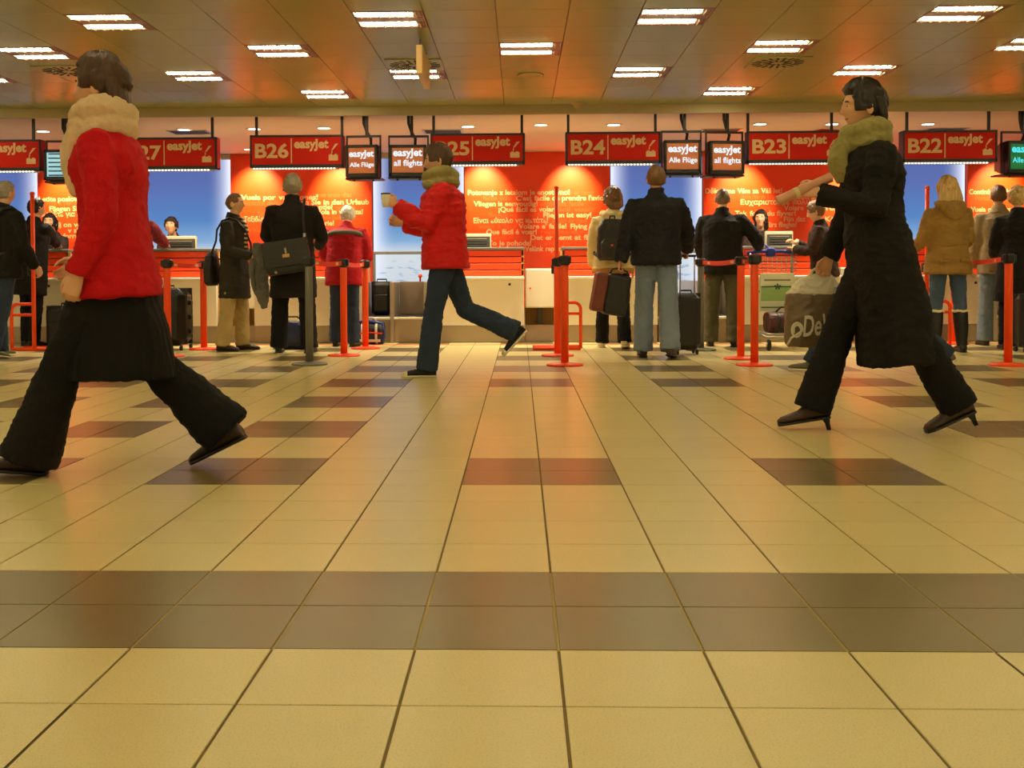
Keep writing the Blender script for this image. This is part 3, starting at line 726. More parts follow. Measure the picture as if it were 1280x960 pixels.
computer(957, 992, 289, 'flat computer monitor seen from behind on the B23 desk')
computer(578, 614, 292, 'flat computer monitor seen from behind on the B25 desk')

# ================================================================== QUEUE POSTS
def post(px, py, label, m=None, top=None, Dabs=None):
    g = ground(px, py)
    t = thing('queue_post', label, 'barrier post', (g.x, g.y, 0))
    m = m or M_ORPOST
    b = MB(); b.lathe([(0.001, 0.0), (0.155, 0.0), (0.16, 0.006), (0.155, 0.016), (0.06, 0.026), (0.034, 0.03)], 32); part('base', b, m, t, True)
    b = MB(); b.lathe([(0.034, 0.02), (0.034, 0.88), (0.030, 0.885), (0.001, 0.886)], 20); part('pole', b, m, t, True)
    b = MB(); b.lathe([(0.038, 0.0), (0.046, 0.008), (0.046, 0.075), (0.038, 0.085), (0.001, 0.086)], 20, (0, 0, 0.87)); b.box(-0.03, 0.03, -0.055, -0.03, 0.885, 0.945, 0.005); b.box(-0.03, 0.03, 0.03, 0.055, 0.885, 0.945, 0.005); b.box(-0.055, -0.03, -0.03, 0.03, 0.885, 0.945, 0.005); b.box(0.03, 0.055, -0.03, 0.03, 0.885, 0.945, 0.005)
    part('belt_head', b, M_BLACK, t)
    return t
M_BELT = mat('belt_webbing', srgb(232, 56, 22), 0.6, var=0.08, scale=8, bump=0.3, bscale=200)
def belt(p, q):
    """webbing from post p to post q, stored in p's head"""
    d = q.location - p.location; n = 12; b = MB(); L = d.length; u = d / L; nrm = Vector((-u.y, u.x, 0)) * 0.0012
    rings = []
    for i in range(n + 1):
        f = 0.055 / L + (1 - 0.11 / L) * i / n; c = d * f; sag = -0.02 * math.sin(math.pi * f)
        lo, hi = 0.893 + sag, 0.938 + sag
        rings.append([c + nrm + Vector((0, 0, lo)), c + nrm + Vector((0, 0, hi)), c - nrm + Vector((0, 0, hi)), c - nrm + Vector((0, 0, lo))])
    b.loft(rings); part('belt', b, M_BELT, p)
    for f in (0.22, 0.8):
        c = d * f; sag = -0.02 * math.sin(math.pi * f); s_ = MB(); e1 = u * 0.045
        for sg in (1, -1):
            k = nrm * 1.6 * sg
            s_.add([c - e1 + k + Vector((0, 0, 0.903 + sag)), c + e1 + k + Vector((0, 0, 0.903 + sag)), c + e1 + k + Vector((0, 0, 0.927 + sag)), c - e1 + k + Vector((0, 0, 0.927 + sag))], [(0, 1, 2, 3)])
        part('belt_print', s_, M_PRINT, p)
p1 = post(210, 446, 'orange queue post in front of the big black case')
p2 = post(255, 437, 'orange queue post beside the person in khaki trousers')
belt(p1, p2)
p3 = post(387, 456, 'grey queue post beside the tall person in a black coat', M_GREY)
p4 = post(430, 445, 'orange queue post behind the white haired person, linked to a grey post')
p5 = post(457, 436, 'orange queue post next to the luggage belt with a black case')
belt(p3, p4); belt(p4, p5)
p6 = post(706, 457, 'orange queue post standing in front of a tall orange frame')
p7 = post(697, 445, 'orange queue post half hidden behind another orange post')
p8 = post(876, 438, 'grey queue post beside the person with his hand on the trolley', M_GREY)
p9 = post(926, 449, 'orange queue post joined by a belt to the grey post')
p10 = post(943, 457, 'orange queue post next to the luggage trolley sign')
belt(p8, p9); belt(p9, p10)
p11 = post(1260, 457, 'orange queue post in front of the person in a black coat')
p12 = post(1192, 430, 'orange queue post hidden behind the person in fur trimmed boots')
belt(p12, p11)

def gauge(px, py, pole_top, label, fx=1):
    """tall orange tube frame with a low hoop, for hand luggage"""
    g = ground(px, py); D = g.y
    t = thing('baggage_gauge', label, 'barrier frame', (g.x, g.y, 0))
    ztop = at(px, pole_top, D).z
    b = MB(); b.tube([(0, 0, 0.02), (0, 0, ztop)], 0.022, 12); part('pole', b, M_ORPOST, t, True)
    b = MB(); b.lathe([(0.022, 0), (0.028, 0.01), (0.02, 0.03), (0.001, 0.034)], 12, (0, 0, ztop - 0.004)); part('pole_cap', b, M_ORPOST, t, True)
    for k in (0.0, 0.30):
        b = MB(); b.tube([(-0.25, k, 0.02), (0.25, k, 0.02)], 0.018, 10); part('foot_rail', b, M_ORPOST, t, True)
    b = MB(); b.tube([(0.0, 0, 0.02), (0.0, 0.30, 0.02)], 0.018, 10); part('foot_rail', b, M_ORPOST, t, True)
    s = fx; hz = 0.50
    pts = [(0, 0.02, hz)] + [(s * (0.18 + 0.07 * math.sin(a)), 0.02, hz - 0.07 + 0.07 * math.cos(a)) for a in [math.pi / 2 * k / 6 for k in range(7)]] + [(s * 0.25, 0.02, 0.02)]
    b = MB(); b.tube(pts, 0.018, 10); part('hoop', b, M_ORPOST, t, True)
    b = MB(); b.tube([(0, 0.02, 0.385), (s * 0.25, 0.02, 0.385)], 0.016, 10); part('cross_bar', b, M_ORPOST, t, True)
    b = MB(); b.box(-0.055, -0.02, -0.03, 0.03, 0.80, 0.90, 0.008); part('clamp', b, M_BLACK, t)
gauge(696, 438, 236, 'tall orange tube frame with a low hoop behind two orange posts', 1)
gauge(43, 439, 243, 'tall orange tube frame next to the person with a dark backpack', -1)
gauge(1158, 436, 236, 'tall orange tube frame behind the long coat and the fur trimmed boots', 1)

# ================================================================== PEOPLE
def rotx(a): return Matrix.Rotation(a, 3, 'X')
def roty(a): return Matrix.Rotation(a, 3, 'Y')
def rotz(a): return Matrix.Rotation(a, 3, 'Z')
def ell(c, u, v, a, b, n=18, p=2.2):
    out = []
    for k in range(n):
        t = 2 * math.pi * k / n; ct, st = math.cos(t), math.sin(t)
        out.append(c + u * (a * math.copysign(abs(ct) ** (2 / p), ct)) + v * (b * math.copysign(abs(st) ** (2 / p), st)))
    return out
UX, UY, UZ = Vector((1, 0, 0)), Vector((0, 1, 0)), Vector((0, 0, 1))

def head_r(d):
    """distance from the head's middle to the skin along unit direction d (x right, y face, z up)"""
    x, y, z = d
    ax, ay, az = 0.076, 0.097, 0.118
    if z < 0: ax *= 1 - 0.30 * min(1, -z) ** 1.2; ay *= (1 - 0.12 * -z) if y > 0 else (1 - 0.38 * -z)
    elif y < 0: ay *= 1.06
    r = 1 / math.sqrt((x / ax) ** 2 + (y / ay) ** 2 + (z / az) ** 2)
    if y > 0:
        g = lambda cx, cz, sx, sz: math.exp(-((x - cx) / sx) ** 2 - ((z - cz) / sz) ** 2)
        r += 0.022 * g(0, -0.22, 0.10, 0.13) + 0.009 * g(0, 0.02, 0.09, 0.22)            # nose
        r -= 0.010 * (g(0.36, 0.08, 0.17, 0.12) + g(-0.36, 0.08, 0.17, 0.12))             # eye sockets
        r += 0.004 * (g(0.34, 0.30, 0.26, 0.09) + g(-0.34, 0.30, 0.26, 0.09))             # brows
        r += 0.006 * g(0, -0.52, 0.22, 0.05) + 0.006 * g(0, -0.64, 0.18, 0.05) - 0.004 * g(0, -0.58, 0.24, 0.03)   # lips
        r += 0.008 * g(0, -0.84, 0.22, 0.12)                                              # chin
        r += 0.004 * (g(0.55, -0.2, 0.2, 0.2) + g(-0.55, -0.2, 0.2, 0.2))
    return r
def sphere_dirs(n, m):
    for i in range(m + 1):
        th = math.pi * (0.012 + 0.976 * i / m)
        yield [(math.sin(th) * math.sin(2 * math.pi * k / n), math.sin(th) * math.cos(2 * math.pi * k / n), -math.cos(th)) for k in range(n)]

def hand_mesh(mb, wrist, f, nrm, thumb, s, curl, mk):
    """palm, four fingers of unequal length and a thumb leaving the side of the palm"""
    f = f.normalized(); nrm = (nrm - f * nrm.dot(f)).normalized(); t = thumb - f * thumb.dot(f) - nrm * thumb.dot(nrm)
    t = t.normalized()
    P = lambda a, b, c: wrist + (f * a + t * b + nrm * c) * s
    mb.loft([ell(P(a, o, 0), t, nrm, w * s, h * s, 12, 2.6) for a, o, w, h in ((-0.05, 0, 0.026, 0.020), (0.0, 0, 0.027, 0.018), (0.03, 0.002, 0.036, 0.016), (0.065, 0.0, 0.041, 0.014), (0.092, 0.0, 0.040, 0.011))])
    for b, L, a0 in ((0.031, 0.068, 0.086), (0.0105, 0.078, 0.090), (-0.0105, 0.072, 0.088), (-0.031, 0.056, 0.082)):
        p = P(a0 - 0.012, b, 0); ang = 0.12; pts = [p]; rad = [0.0088 * s]
        p = P(a0, b, 0); pts.append(p); rad.append(0.0088 * s)
        for q, (fr, rr) in enumerate(((0.44, 0.0084), (0.32, 0.0078), (0.24, 0.0064))):
            ang += curl * (0.9, 1.1, 0.8)[q]
            p = p + (f * math.cos(ang) + nrm * math.sin(ang)) * (L * fr * s); pts.append(p); rad.append(rr * s)
        mb.tube(pts, rad, 8)
    p0, p1 = P(0.018, 0.024, 0.002), P(0.045, 0.048, 0.010)
    a = curl * 0.5
    p2 = p1 + (f * 0.030 + t * (0.012 - 0.02 * a) + nrm * (0.010 + 0.012 * a)) * s; p3 = p2 + (f * 0.024 + t * (0.002 - 0.02 * a) + nrm * (0.008 + 0.01 * a)) * s
    mb.tube([p0, p1, p2, p3], [0.013 * s, 0.0115 * s, 0.0095 * s, 0.0075 * s], 8)

STAND = dict(legs=((3, 3, 4, 0), (-3, 2, 4, 0)), arms=((4, 8, 12, 4), (4, 8, 12, 4)))
def person(label, px, fy, H, face, vox=0.012, legs=None, arms=None, lean=0, hunch=0, head=(0, 0, 0), build=1.0, sk=None, hair=None, jacket=None, trousers=None,
           shoes=None, scarf=None, hood=None, skirt=None, eyes=False, curl=(0.55, 0.55), shirt=None, sit=None, feetz=0.0, D=None, hat=None, seed=0.0, female=False, reach=None):
    s = H / 1.75
    legs = legs or STAND['legs']; arms = arms or STAND['arms']
    g = ground(px, fy) if D is None else Vector((X(px, D), D, 0))
    t = thing('person', label, 'person', (g.x, g.y, feetz), R(face))
    sk = sk or skin('skin_fair', srgb(214, 160, 120))
    J = {}
    def dr(sw, ab, sd): return Vector((sd * math.sin(R(ab)), math.cos(R(ab)) * math.sin(R(sw)), -math.cos(R(ab)) * math.cos(R(sw))))
    # legs, relative to the pelvis
    low = 1e9
    for i, sd in ((0, -1), (1, 1)):
        sw, bend, ab, fp = legs[i]
        hip = Vector((sd * 0.088, 0, -0.03)) * s
        kn = hip + dr(sw, ab, sd) * 0.43 * s; an = kn + dr(sw - bend, ab * 0.4, sd) * 0.405 * s
        ff = Vector((0, math.cos(R(fp)), -math.sin(R(fp)))); ff = rotz(-sd * R(7)) @ ff
        fu = (ff.cross(UX)).normalized(); fu = fu if fu.z > 0 else -fu
        J['leg', i] = [hip, kn, an, ff, fu]
        he_ = shoes.get('heel', 0) if shoes else 0
        for a, dn in ((-0.06, 0.083), (0.19, 0.083), (-0.052, 0.083 + he_)): low = min(low, (an + (ff * a - fu * dn) * s).z)
    lift = -low if sit is None else sit * s
    PV = Vector((0, 0, lift))
    Rt = rotx(-R(lean)); Ru = rotx(-R(lean + hunch))
    def tp(x, y, z):                                   # torso point; z measured up from the pelvis
        z_ = z - 0.18
        base = PV + Rt @ (Vector((x if z_ <= 0 else 0, y if z_ <= 0 else 0, min(z, 0.18))) * s)
        return base if z_ <= 0 else base + Ru @ (Vector((x, y, z_)) * s)
    fem = 0.90 if female else 1.0
    SW = 0.185 * fem * build ** 0.5
    for i, sd in ((0, -1), (1, 1)):
        sw, ab, bend, ab2 = arms[i][:4]
        sh = tp(sd * SW, -0.008, 0.452); e_ = sh + Ru @ dr(sw, ab, sd) * 0.285 * s; wr = e_ + Ru @ dr(sw + bend, ab2, sd) * 0.255 * s
        if reach and i in reach:                       # hand set on a given spot of the hall, elbow bent down and outwards
            tg = t.matrix_basis.inverted() @ reach[i]; v = tg - sh; l1, l2 = 0.285 * s, 0.34 * s
            dd = min(v.length, (l1 + l2) * 0.995); v.normalize(); ca = (l1 * l1 + dd * dd - l2 * l2) / (2 * l1 * dd)
            pole = Vector((sd * 0.7, -0.45, -0.8)); pole = (pole - v * pole.dot(v)).normalized()
            e_ = sh + v * (l1 * ca) + pole * (l1 * math.sqrt(max(0.0, 1 - ca * ca))); wr = e_ + (sh + v * dd - e_).normalized() * 0.255 * s
        J['arm', i] = [sh, e_, wr]
    nb = tp(0, -0.01, 0.535)
    hd = nb + Ru @ Vector((0, 0.028, 0.155)) * s + (Ru @ Vector((0, 0.05, 0)) * s * math.sin(R(max(0, -head[1]))))
    hy, hp, ht = head                                   # turn to the left +, chin up +, tilt
    Rh = rotz(R(hy)) @ rotx(R(hp)) @ roty(R(ht))
    # ---------------- body: one continuous skin
    mb = MB()
    rg = [(0.14, 0.095, -0.07), (0.145, 0.10, 0.0), (0.118 if female else 0.135, 0.085, 0.14), (0.118 if female else 0.14, 0.085, 0.27), (0.14, 0.09, 0.38), (0.11, 0.07, 0.48), (0.06, 0.055, 0.53), (0.05, 0.054, 0.58), (0.05, 0.056, 0.64)]
    mb.loft([ell(tp(0, 0 if z < 0.5 else -0.008 + 0.02 * (z - 0.5) / 0.1, z), UX, Ru @ UY, a * s * build ** 0.5, b * s * build ** 0.5) for a, b, z in rg])
    for i in (0, 1):
        hip, kn, an, ff, fu = J['leg', i]
        mb.tube([PV + hip + UZ * 0.04 * s, PV + hip - UZ * 0.02, PV + (hip + kn) / 2, PV + kn, PV + kn + (an - kn) * 0.3, PV + an], [q * s for q in (0.07, 0.078, 0.066, 0.05, 0.052, 0.036)], 12)
        mb.tube([PV + an, PV + an + (ff * 0.05 - fu * 0.04) * s, PV + an + (ff * 0.14 - fu * 0.055) * s], [q * s for q in (0.034, 0.03, 0.022)], 10)
        sh, e_, wr = J['arm', i]
        mb.tube([sh, sh + (e_ - sh) * 0.4, e_, e_ + (wr - e_) * 0.3, wr, wr + (wr - e_).normalized() * 0.02 * s], [q * s for q in (0.052, 0.046, 0.036, 0.037, 0.025, 0.024)], 12)
    core = remesh(mb, vox, 2)
    bm = bmesh.new(); bm.from_mesh(core); bpy.data.meshes.remove(core)
    hm = MB(); rings = [[hd + Rh @ (Vector(d) * head_r(d) * s) for d in r] for r in sphere_dirs(44, 40)]
    hm.loft(rings)
    for sd in (-1, 1):                                  # ears
        er = []
        for k, (o, rz, ry) in enumerate(((0.066, 0.022, 0.012), (0.078, 0.031, 0.019), (0.086, 0.034, 0.020), (0.089, 0.026, 0.014))):
            er.append([hd + Rh @ (Vector((sd * o, -0.008 - 0.10 * (o - 0.066) + ry * math.sin(2 * math.pi * q / 12), -0.008 + rz * math.cos(2 * math.pi * q / 12))) * s) for q in range(12)])
        hm.loft(er if sd > 0 else [r[::-1] for r in er])
    q = hm.mesh(); bm.from_mesh(q); bpy.data.meshes.remove(q)
    for i, sd in ((0, -1), (1, 1)):
        sh, e_, wr = J['arm', i]; f = (wr - e_).normalized()
        ex = arms[i][4] if len(arms[i]) > 4 else None
        inward = Ru @ Vector((-sd, 0, 0)); fwd = Ru @ UY
        if ex == 'up': nr, th = fwd * 0.3 + UZ * -1.0, inward          # palm down
        elif ex == 'grip': nr, th = inward, UZ
        else: nr, th = inward, fwd if abs(f.dot(fwd)) < 0.75 else UZ
        m2 = MB(); hand_mesh(m2, wr + f * 0.012 * s, f, nr, th, s * (0.92 if female else 1.0), curl[i], None)
        q = remesh(m2, 0.0048 * s, 1); bm.from_mesh(q); bpy.data.meshes.remove(q)
        J['hand', i] = wr + f * 0.085 * s
    me = bpy.data.meshes.new('body'); bm.to_mesh(me); bm.free(); smooth(me)
    part('body', me, sk, t)
    if eyes:
        for sd in (-1, 1):
            d = Vector((sd * 0.34, 0.93, 0.08)).normalized(); c = hd + Rh @ (d * (head_r(d) - 0.0065) * s)
            b = MB(); b.ball(c, 0.0125 * s, 12, 8); e = part('eye', b, mat('eye_white', srgb(225, 215, 200), 0.3), t, True)
            b = MB(); b.ball(c + Rh @ (Vector((-sd * 0.0, 0.0085, 0)) * s), 0.006 * s, 10, 6); part('iris', b, mat('iris', srgb(40, 26, 16), 0.3), e, True)
            b = MB(); pts = []
            for a in (-0.14, 0, 0.14):
                dd = Vector((sd * (0.34 + a), 0.9, 0.30 - 1.2 * a * a)).normalized(); pts.append(hd + Rh @ (dd * (head_r(dd) + 0.001) * s))
            b.tube(pts, [0.003 * s, 0.0045 * s, 0.003 * s], 6); part('eyebrow', b, hair['m'] if hair else M_BLACK, t, True)
        b = MB(); pts = []
        for a in (-0.22, -0.1, 0, 0.1, 0.22):
            dd = Vector((a, 0.85, -0.575)).normalized(); pts.append(hd + Rh @ (dd * (head_r(dd) + 0.0005) * s))
        b.tube(pts, [0.0015 * s, 0.004 * s, 0.0045 * s, 0.004 * s, 0.0015 * s], 6); part('lips', b, mat('lip', srgb(160, 84, 70), 0.45), t, True)
    # ---------------- hair
    if hair:
        th, low_b, front, vol = hair.get('th', 0.012), hair.get('low', -0.55), hair.get('front', 0.62), hair.get('vol', 0.0)
        hb = MB(); rings = []
        for r in sphere_dirs(56, 44):
            ring = []
            for d in r:
                x, y, z = d
                line = front if y > 0.45 else (front + (low_b - front) * min(1, (0.45 - y) / 0.75))
                side = hair.get('side', 0.0)
                if side and abs(x) > 0.55 and y < 0.65: line = min(line, side)
                k = max(0.0, min(1.0, (z - line) / (0.10 if y > 0.2 else 0.10 + 0.30 * min(1, (0.2 - y) / 0.6)))); k = k * k * (3 - 2 * k)
                nz = noise.noise(Vector((math.atan2(x, y) * 7 + seed, z * 2.2, seed))) * 0.7 + noise.noise(Vector((math.atan2(x, y) * 20 + z * 3, z * 4, seed))) * 0.8
                rr = head_r(d) - 0.008 * (1 - k) + k * (th + vol * max(0, z) + th * 0.8 * nz)
                ring.append(hd + Rh @ (Vector(d) * rr * s))
            rings.append(ring)
        hb.loft(rings)
        L = hair.get('long', 0)
        if L:
            n = 26; rr = []
            for k in range(9):
                f = k / 8; z = 0.05 - f * L; hw = 0.088 + hair.get('wide', 0.02) * math.sin(math.pi * min(1, f * 0.9)); yo = -0.052 - 0.035 * f
                ring = []
                for q in range(n):
                    a = 2 * math.pi * q / n; nz = noise.noise(Vector((a * 3.2, f * 1.5, seed + 3))) * 0.014
                    taper = 1 - 0.45 * max(0, f - 0.75) / 0.25
                    ring.append(hd + Rh @ (Vector(((hw * taper + nz) * math.cos(a), yo + (0.052 * (1 - 0.35 * f) + nz) * math.sin(a), z)) * s))
                rr.append(ring)
            hb.loft([r[::-1] for r in rr])
        part('hair', smooth(hb.mesh('hair')), hair['m'], t)
    if hat:
        hb = MB(); rings = []
        for r in sphere_dirs(32, 24):
            ring = []
            for d in r:
                x, y, z = d; k = max(0.0, min(1.0, (z - (0.36 if y > 0 else 0.0)) / 0.08))
                ring.append(hd + Rh @ (Vector(d) * (head_r(d) - 0.012 * (1 - k) + 0.022 * k) * s))
            rings.append(ring)
        hb.loft(rings); part('cap', smooth(hb.mesh('cap')), hat, t)
    # ---------------- trousers
    if trousers:
        kr, ar, hr = trousers.get('knee', 0.072), trousers.get('ankle', 0.066), trousers.get('thigh', 0.098)
        mb = MB(); bb = build ** 0.5
        mb.loft([ell(tp(0, 0, z), UX, UY, a * s * bb, b * s * bb) for a, b, z in ((0.12, 0.10, -0.11), (0.178, 0.125, -0.05), (0.178, 0.122, 0.04), (0.160, 0.112, 0.14))])
        for i in (0, 1):
            hip, kn, an, ff, fu = J['leg', i]; end = an + (an - kn).normalized() * 0.03 * s if not trousers.get('short') else an + (kn - an) * trousers['short']
            mid = kn + (end - kn) * 0.5
            mb.tube([PV + hip + UZ * 0.03 * s, PV + hip - UZ * 0.04, PV + (hip * 0.5 + kn * 0.5), PV + kn, PV + mid, PV + mid + (end - mid) * 0.7, PV + end], [q * s for q in (hr * 0.92, hr, (hr + kr) * 0.5, kr, (kr + ar) / 2, ar, ar * 1.03)], 16)
        part('trousers', remesh(mb, vox, 2, 0.011, 8.0, seed + 1, (1, 1, 2.2)), trousers['m'], t)
    if skirt:
        mb = MB(); z0 = skirt['hem']
        mb.loft([ell(tp(0, skirt.get('dy', 0) * k, z), UX, UY, a * s, b * s) for k, a, b, z in ((1, skirt['w'], skirt['d'], z0), (0.7, skirt['w'] * 0.95, skirt['d'] * 0.88, z0 * 0.6), (0.2, 0.165, 0.12, -0.05), (0, 0.125, 0.09, 0.08))])
        part('skirt', remesh(mb, vox, 2, 0.014, 7.0, seed + 2, (1.5, 1.5, 0.4)), skirt['m'], t)
    # ---------------- shirt front and jacket
    if jacket:
        pf = jacket.get('puff', 0.0); hem = jacket.get('hem', -0.14); fl_ = jacket.get('flare', 0.0); bb = build ** 0.5
        mb = MB(); rr = []
        prof = [(0.150, 0.122, 0.26), (0.188, 0.138, 0.35), (0.168, 0.120, 0.435), (0.122, 0.094, 0.50), (0.078, 0.08, 0.545)]
        lowp = [(0.175, 0.128, 0.15), (0.182, 0.135, 0.02)]
        if hem < -0.05: lowp.append((0.188 + fl_ * 0.5, 0.142 + fl_ * 0.5, hem * 0.5 - 0.01))
        lowp.append((0.19 + fl_, 0.145 + fl_ * jacket.get('fd', 1.0), hem))
        if female: prof[0] = (0.150, 0.118, 0.26); lowp[0] = (0.152 + jacket.get('waist', 0.0), 0.116, 0.15)
        else: prof[0] = (0.178, 0.130, 0.26)
        for a, b, z in lowp[::-1] + prof:
            if female and z > 0.2: a *= 0.93
            hx = Ru @ UY if z > 0.18 else Rt @ UY
            rr.append(ell(tp(0, jacket.get('dy', 0) * (1 if z < -0.05 else 0), z), UX, hx, (a + (pf if z < 0.5 else 0)) * s * bb, (b + (pf if z < 0.5 else 0)) * s * bb, 20, 2.4))
        mb.loft(rr)
        ar = jacket.get('arm', 1.0)
        for i in (0, 1):
            sh, e_, wr = J['arm', i]; f = (wr - e_).normalized()
            mb.tube([sh + (tp(0, 0, 0.46) - sh) * 0.35, sh, sh + (e_ - sh) * 0.35, e_, e_ + (wr - e_) * 0.35, wr - f * 0.02 * s, wr + f * 0.012 * s], [(q + pf * 0.6) * s * ar for q in (0.048, 0.063, 0.066, 0.056, 0.052, 0.044, 0.045)], 14)
        if jacket.get('collar', True):
            mb.tube([tp(0, -0.012, 0.50), tp(0, -0.006, 0.545), tp(0, 0.002, 0.545 + jacket.get('ch', 0.045))], [0.088 * s, 0.078 * s, 0.074 * s], 16)
        st = (0.6, 0.6, 3.2) if jacket.get('quilt') else (1, 1, 1.8)
        jo = part('jacket', remesh(mb, vox, jacket.get('it', 6), jacket.get('fold', 0.013), jacket.get('ff', 7.0), seed, st), jacket['m'], t)
        if jacket.get('cuff'):
            for i in (0, 1):
                sh, e_, wr = J['arm', i]; f = (wr - e_).normalized(); b = MB()
                b.tube([wr - f * 0.012 * s, wr + f * 0.022 * s], [0.049 * s * ar] * 2, 14); part('cuff', b, jacket['cuff'], jo, True)
        if jacket.get('band'):
            bz = jacket['band_z']; b = MB()
            rr = [ell(tp(0, 0, z), UX, Ru @ UY, a * s * bb, c * s * bb, 24, 2.4) for a, c, z in jacket['band_r']]
            b.loft(rr); part('band', b, jacket['band'], jo, True)
        if jacket.get('hemband'):
            b = MB(); z = hem; rr = [ell(tp(0, 0, z + q), UX, Rt @ UY, (0.195 + fl_ + pf + o) * s * bb, (0.15 + fl_ + pf + o) * s * bb, 24, 2.4) for q, o in ((-0.02, 0.0), (-0.012, 0.006), (0.03, 0.006), (0.04, 0.0))]
            b.loft(rr); part('hem_band', b, jacket['hemband'], jo, True)
        if jacket.get('belt'):
            b = MB(); rr = [ell(tp(0, 0, z), UX, Rt @ UY, a * s * bb, c * s * bb, 24, 2.3) for a, c, z in ((0.158 + pf, 0.122 + pf, 0.115), (0.165 + pf, 0.13 + pf, 0.125), (0.165 + pf, 0.13 + pf, 0.155), (0.158 + pf, 0.122 + pf, 0.165))]
            b.loft(rr); part('belt', b, jacket['belt'], jo, True)
        if jacket.get('pockets'):
            for sd in (-1, 1):
                b = MB(); c = tp(sd * 0.095, -0.148 - pf, -0.03); b.box(c.x - 0.05 * s, c.x + 0.05 * s, c.y - 0.008, c.y + 0.025, c.z - 0.012 * s, c.z + 0.02 * s, 0.006); part('pocket_flap', b, jacket['m'], jo)
        if jacket.get('open'):                           # shirt showing in the open front
            b = MB(); rr = []
            for z, a, y in ((0.14, 0.035, 0.118), (0.28, 0.045, 0.128), (0.38, 0.05, 0.136), (0.47, 0.05, 0.118), (0.54, 0.045, 0.078)):
                c = tp(0, y + pf, z); rr.append(ell(c, UX, Ru @ UY, a * s, 0.02 * s, 12, 2.5))
            b.loft(rr); part('shirt', b, jacket['open'], t, True)
    if hood:
        mb = MB(); hs = hood.get('s', 1.0)
        n = 13; pts = []
        for k in range(n):
            a = math.pi * (-0.12 + 1.24 * k / (n - 1)); pts.append(tp(0.105 * hs * math.cos(a), -0.02 - 0.085 * hs * math.sin(a), 0.545 - 0.03 * math.sin(a)))
        mb.tube(pts, [(0.022 + 0.03 * math.sin(math.pi * k / (n - 1))) * s * hs for k in range(n)], 12)
        mb.loft([ell(tp(0, y, z), UX, Ru @ UY, a * s * hs, b * s * hs, 16) for a, b, y, z in ((0.02, 0.02, -0.15, 0.37), (0.075, 0.035, -0.145, 0.41), (0.115, 0.05, -0.135, 0.47), (0.12, 0.055, -0.11, 0.53), (0.09, 0.04, -0.095, 0.565))])
        part('hood', remesh(mb, vox * 0.8, 2, 0.012, 14, seed + 7), hood['m'], t)
    if scarf:
        mb = MB(); sr = scarf.get('r', 0.045); W = scarf.get('w', 0.085)
        for q, zz in enumerate(scarf.get('turns', (0.53, 0.585))):
            pts = [tp(W * (1 + 0.08 * q) * math.cos(a), 0.012 + W * 1.05 * math.sin(a), zz + 0.014 * math.sin(2 * a + q)) for a in [2 * math.pi * k / 18 for k in range(18)]]
            mb.tube(pts, sr * s, 10, closed=True)
        if scarf.get('drop'):
            dp = scarf['drop']; rr = []
            for k in range(6):
                f = k / 5; rr.append(ell(tp(0.02, scarf.get('fy', 0.10) + 0.055 * math.sin(math.pi * min(1, f * 0.8 + 0.08)), 0.55 - dp * f), UX, Ru @ UY, scarf.get('dw', 0.09) * s * (1 - 0.1 * f), 0.045 * s, 14, 2.6))
            mb.loft(rr[::-1])
        part('scarf', remesh(mb, vox * 0.8, 1, 0.012, 13, seed + 4), scarf['m'], t)
    # ---------------- shoes
    if shoes:
        for i in (0, 1):
            hip, kn, an, ff, fu = J['leg', i]; A = PV + an; side = ff.cross(fu); w_ = shoes.get('w', 1.0); he = shoes.get('heel', 0)
            P = lambda a, h: A + (ff * a + fu * (h - 0.083)) * s
            b = MB(); hgt = shoes.get('h', 0.085)
            prof = [(-0.068, 0.012, 0.06, 0.026), (-0.055, 0.012, hgt, 0.034), (-0.01, 0.012, hgt + 0.004, 0.037), (0.04, 0.012, hgt * 0.92, 0.038), (0.09, 0.012, 0.062, 0.043), (0.14, 0.012, 0.050, 0.046), (0.175, 0.012, 0.042, 0.040), (0.196, 0.014, 0.030, 0.022)]
            rr = []
            for a, lo, hi, hw in prof: rr.append(ell(P(a, (lo + hi) / 2), side, fu, hw * s * w_, (hi - lo) / 2 * s, 16, 2.6))
            b.loft(rr)
            so = part('shoe', smooth(b.mesh('shoe')), shoes['m'], t)
            if shoes.get('boot'):
                bb_ = MB(); top = an + (kn - an) * shoes['boot']
                bb_.tube([A - fu * 0.03 * s, PV + an * 0.7 + top * 0.3, PV + an * 0.3 + top * 0.7, PV + top], [q * s for q in (0.05, 0.062, 0.072, 0.074)], 16); part('shaft', remesh(bb_, vox * 0.8, 1, 0.006, 12), shoes['m'], so)
                if shoes.get('fur'):
                    fb = MB(); tp_ = [PV + top + Vector((0.072 * s * math.cos(a), 0.072 * s * math.sin(a), 0.004 * math.sin(5 * a))) for a in [2 * math.pi * k / 16 for k in range(16)]]
                    fb.tube(tp_, 0.014 * s, 8, closed=True); part('fur_trim', remesh(fb, 0.008, 0, 0.006, 40), shoes['fur'], so)
            b = MB(); rr = []
            for a, lo, hi, hw in prof: rr.append(ell(P(a, 0.009), side, fu, (hw + 0.003) * s * w_, 0.0095 * s, 16, 3.0))
            b.loft(rr); part('sole', b, shoes.get('sole', M_BLACK), so, True)
            if he:
                b = MB(); b.loft([ell(P(-0.045, 0.012), side, ff, 0.024 * s, 0.024 * s, 10), ell(P(-0.05, -0.025), side, ff, 0.013 * s, 0.013 * s, 10), ell(P(-0.052, -he), side, ff, 0.011 * s, 0.011 * s, 10)][::-1]); part('heel', b, M_BLACK, so, True)
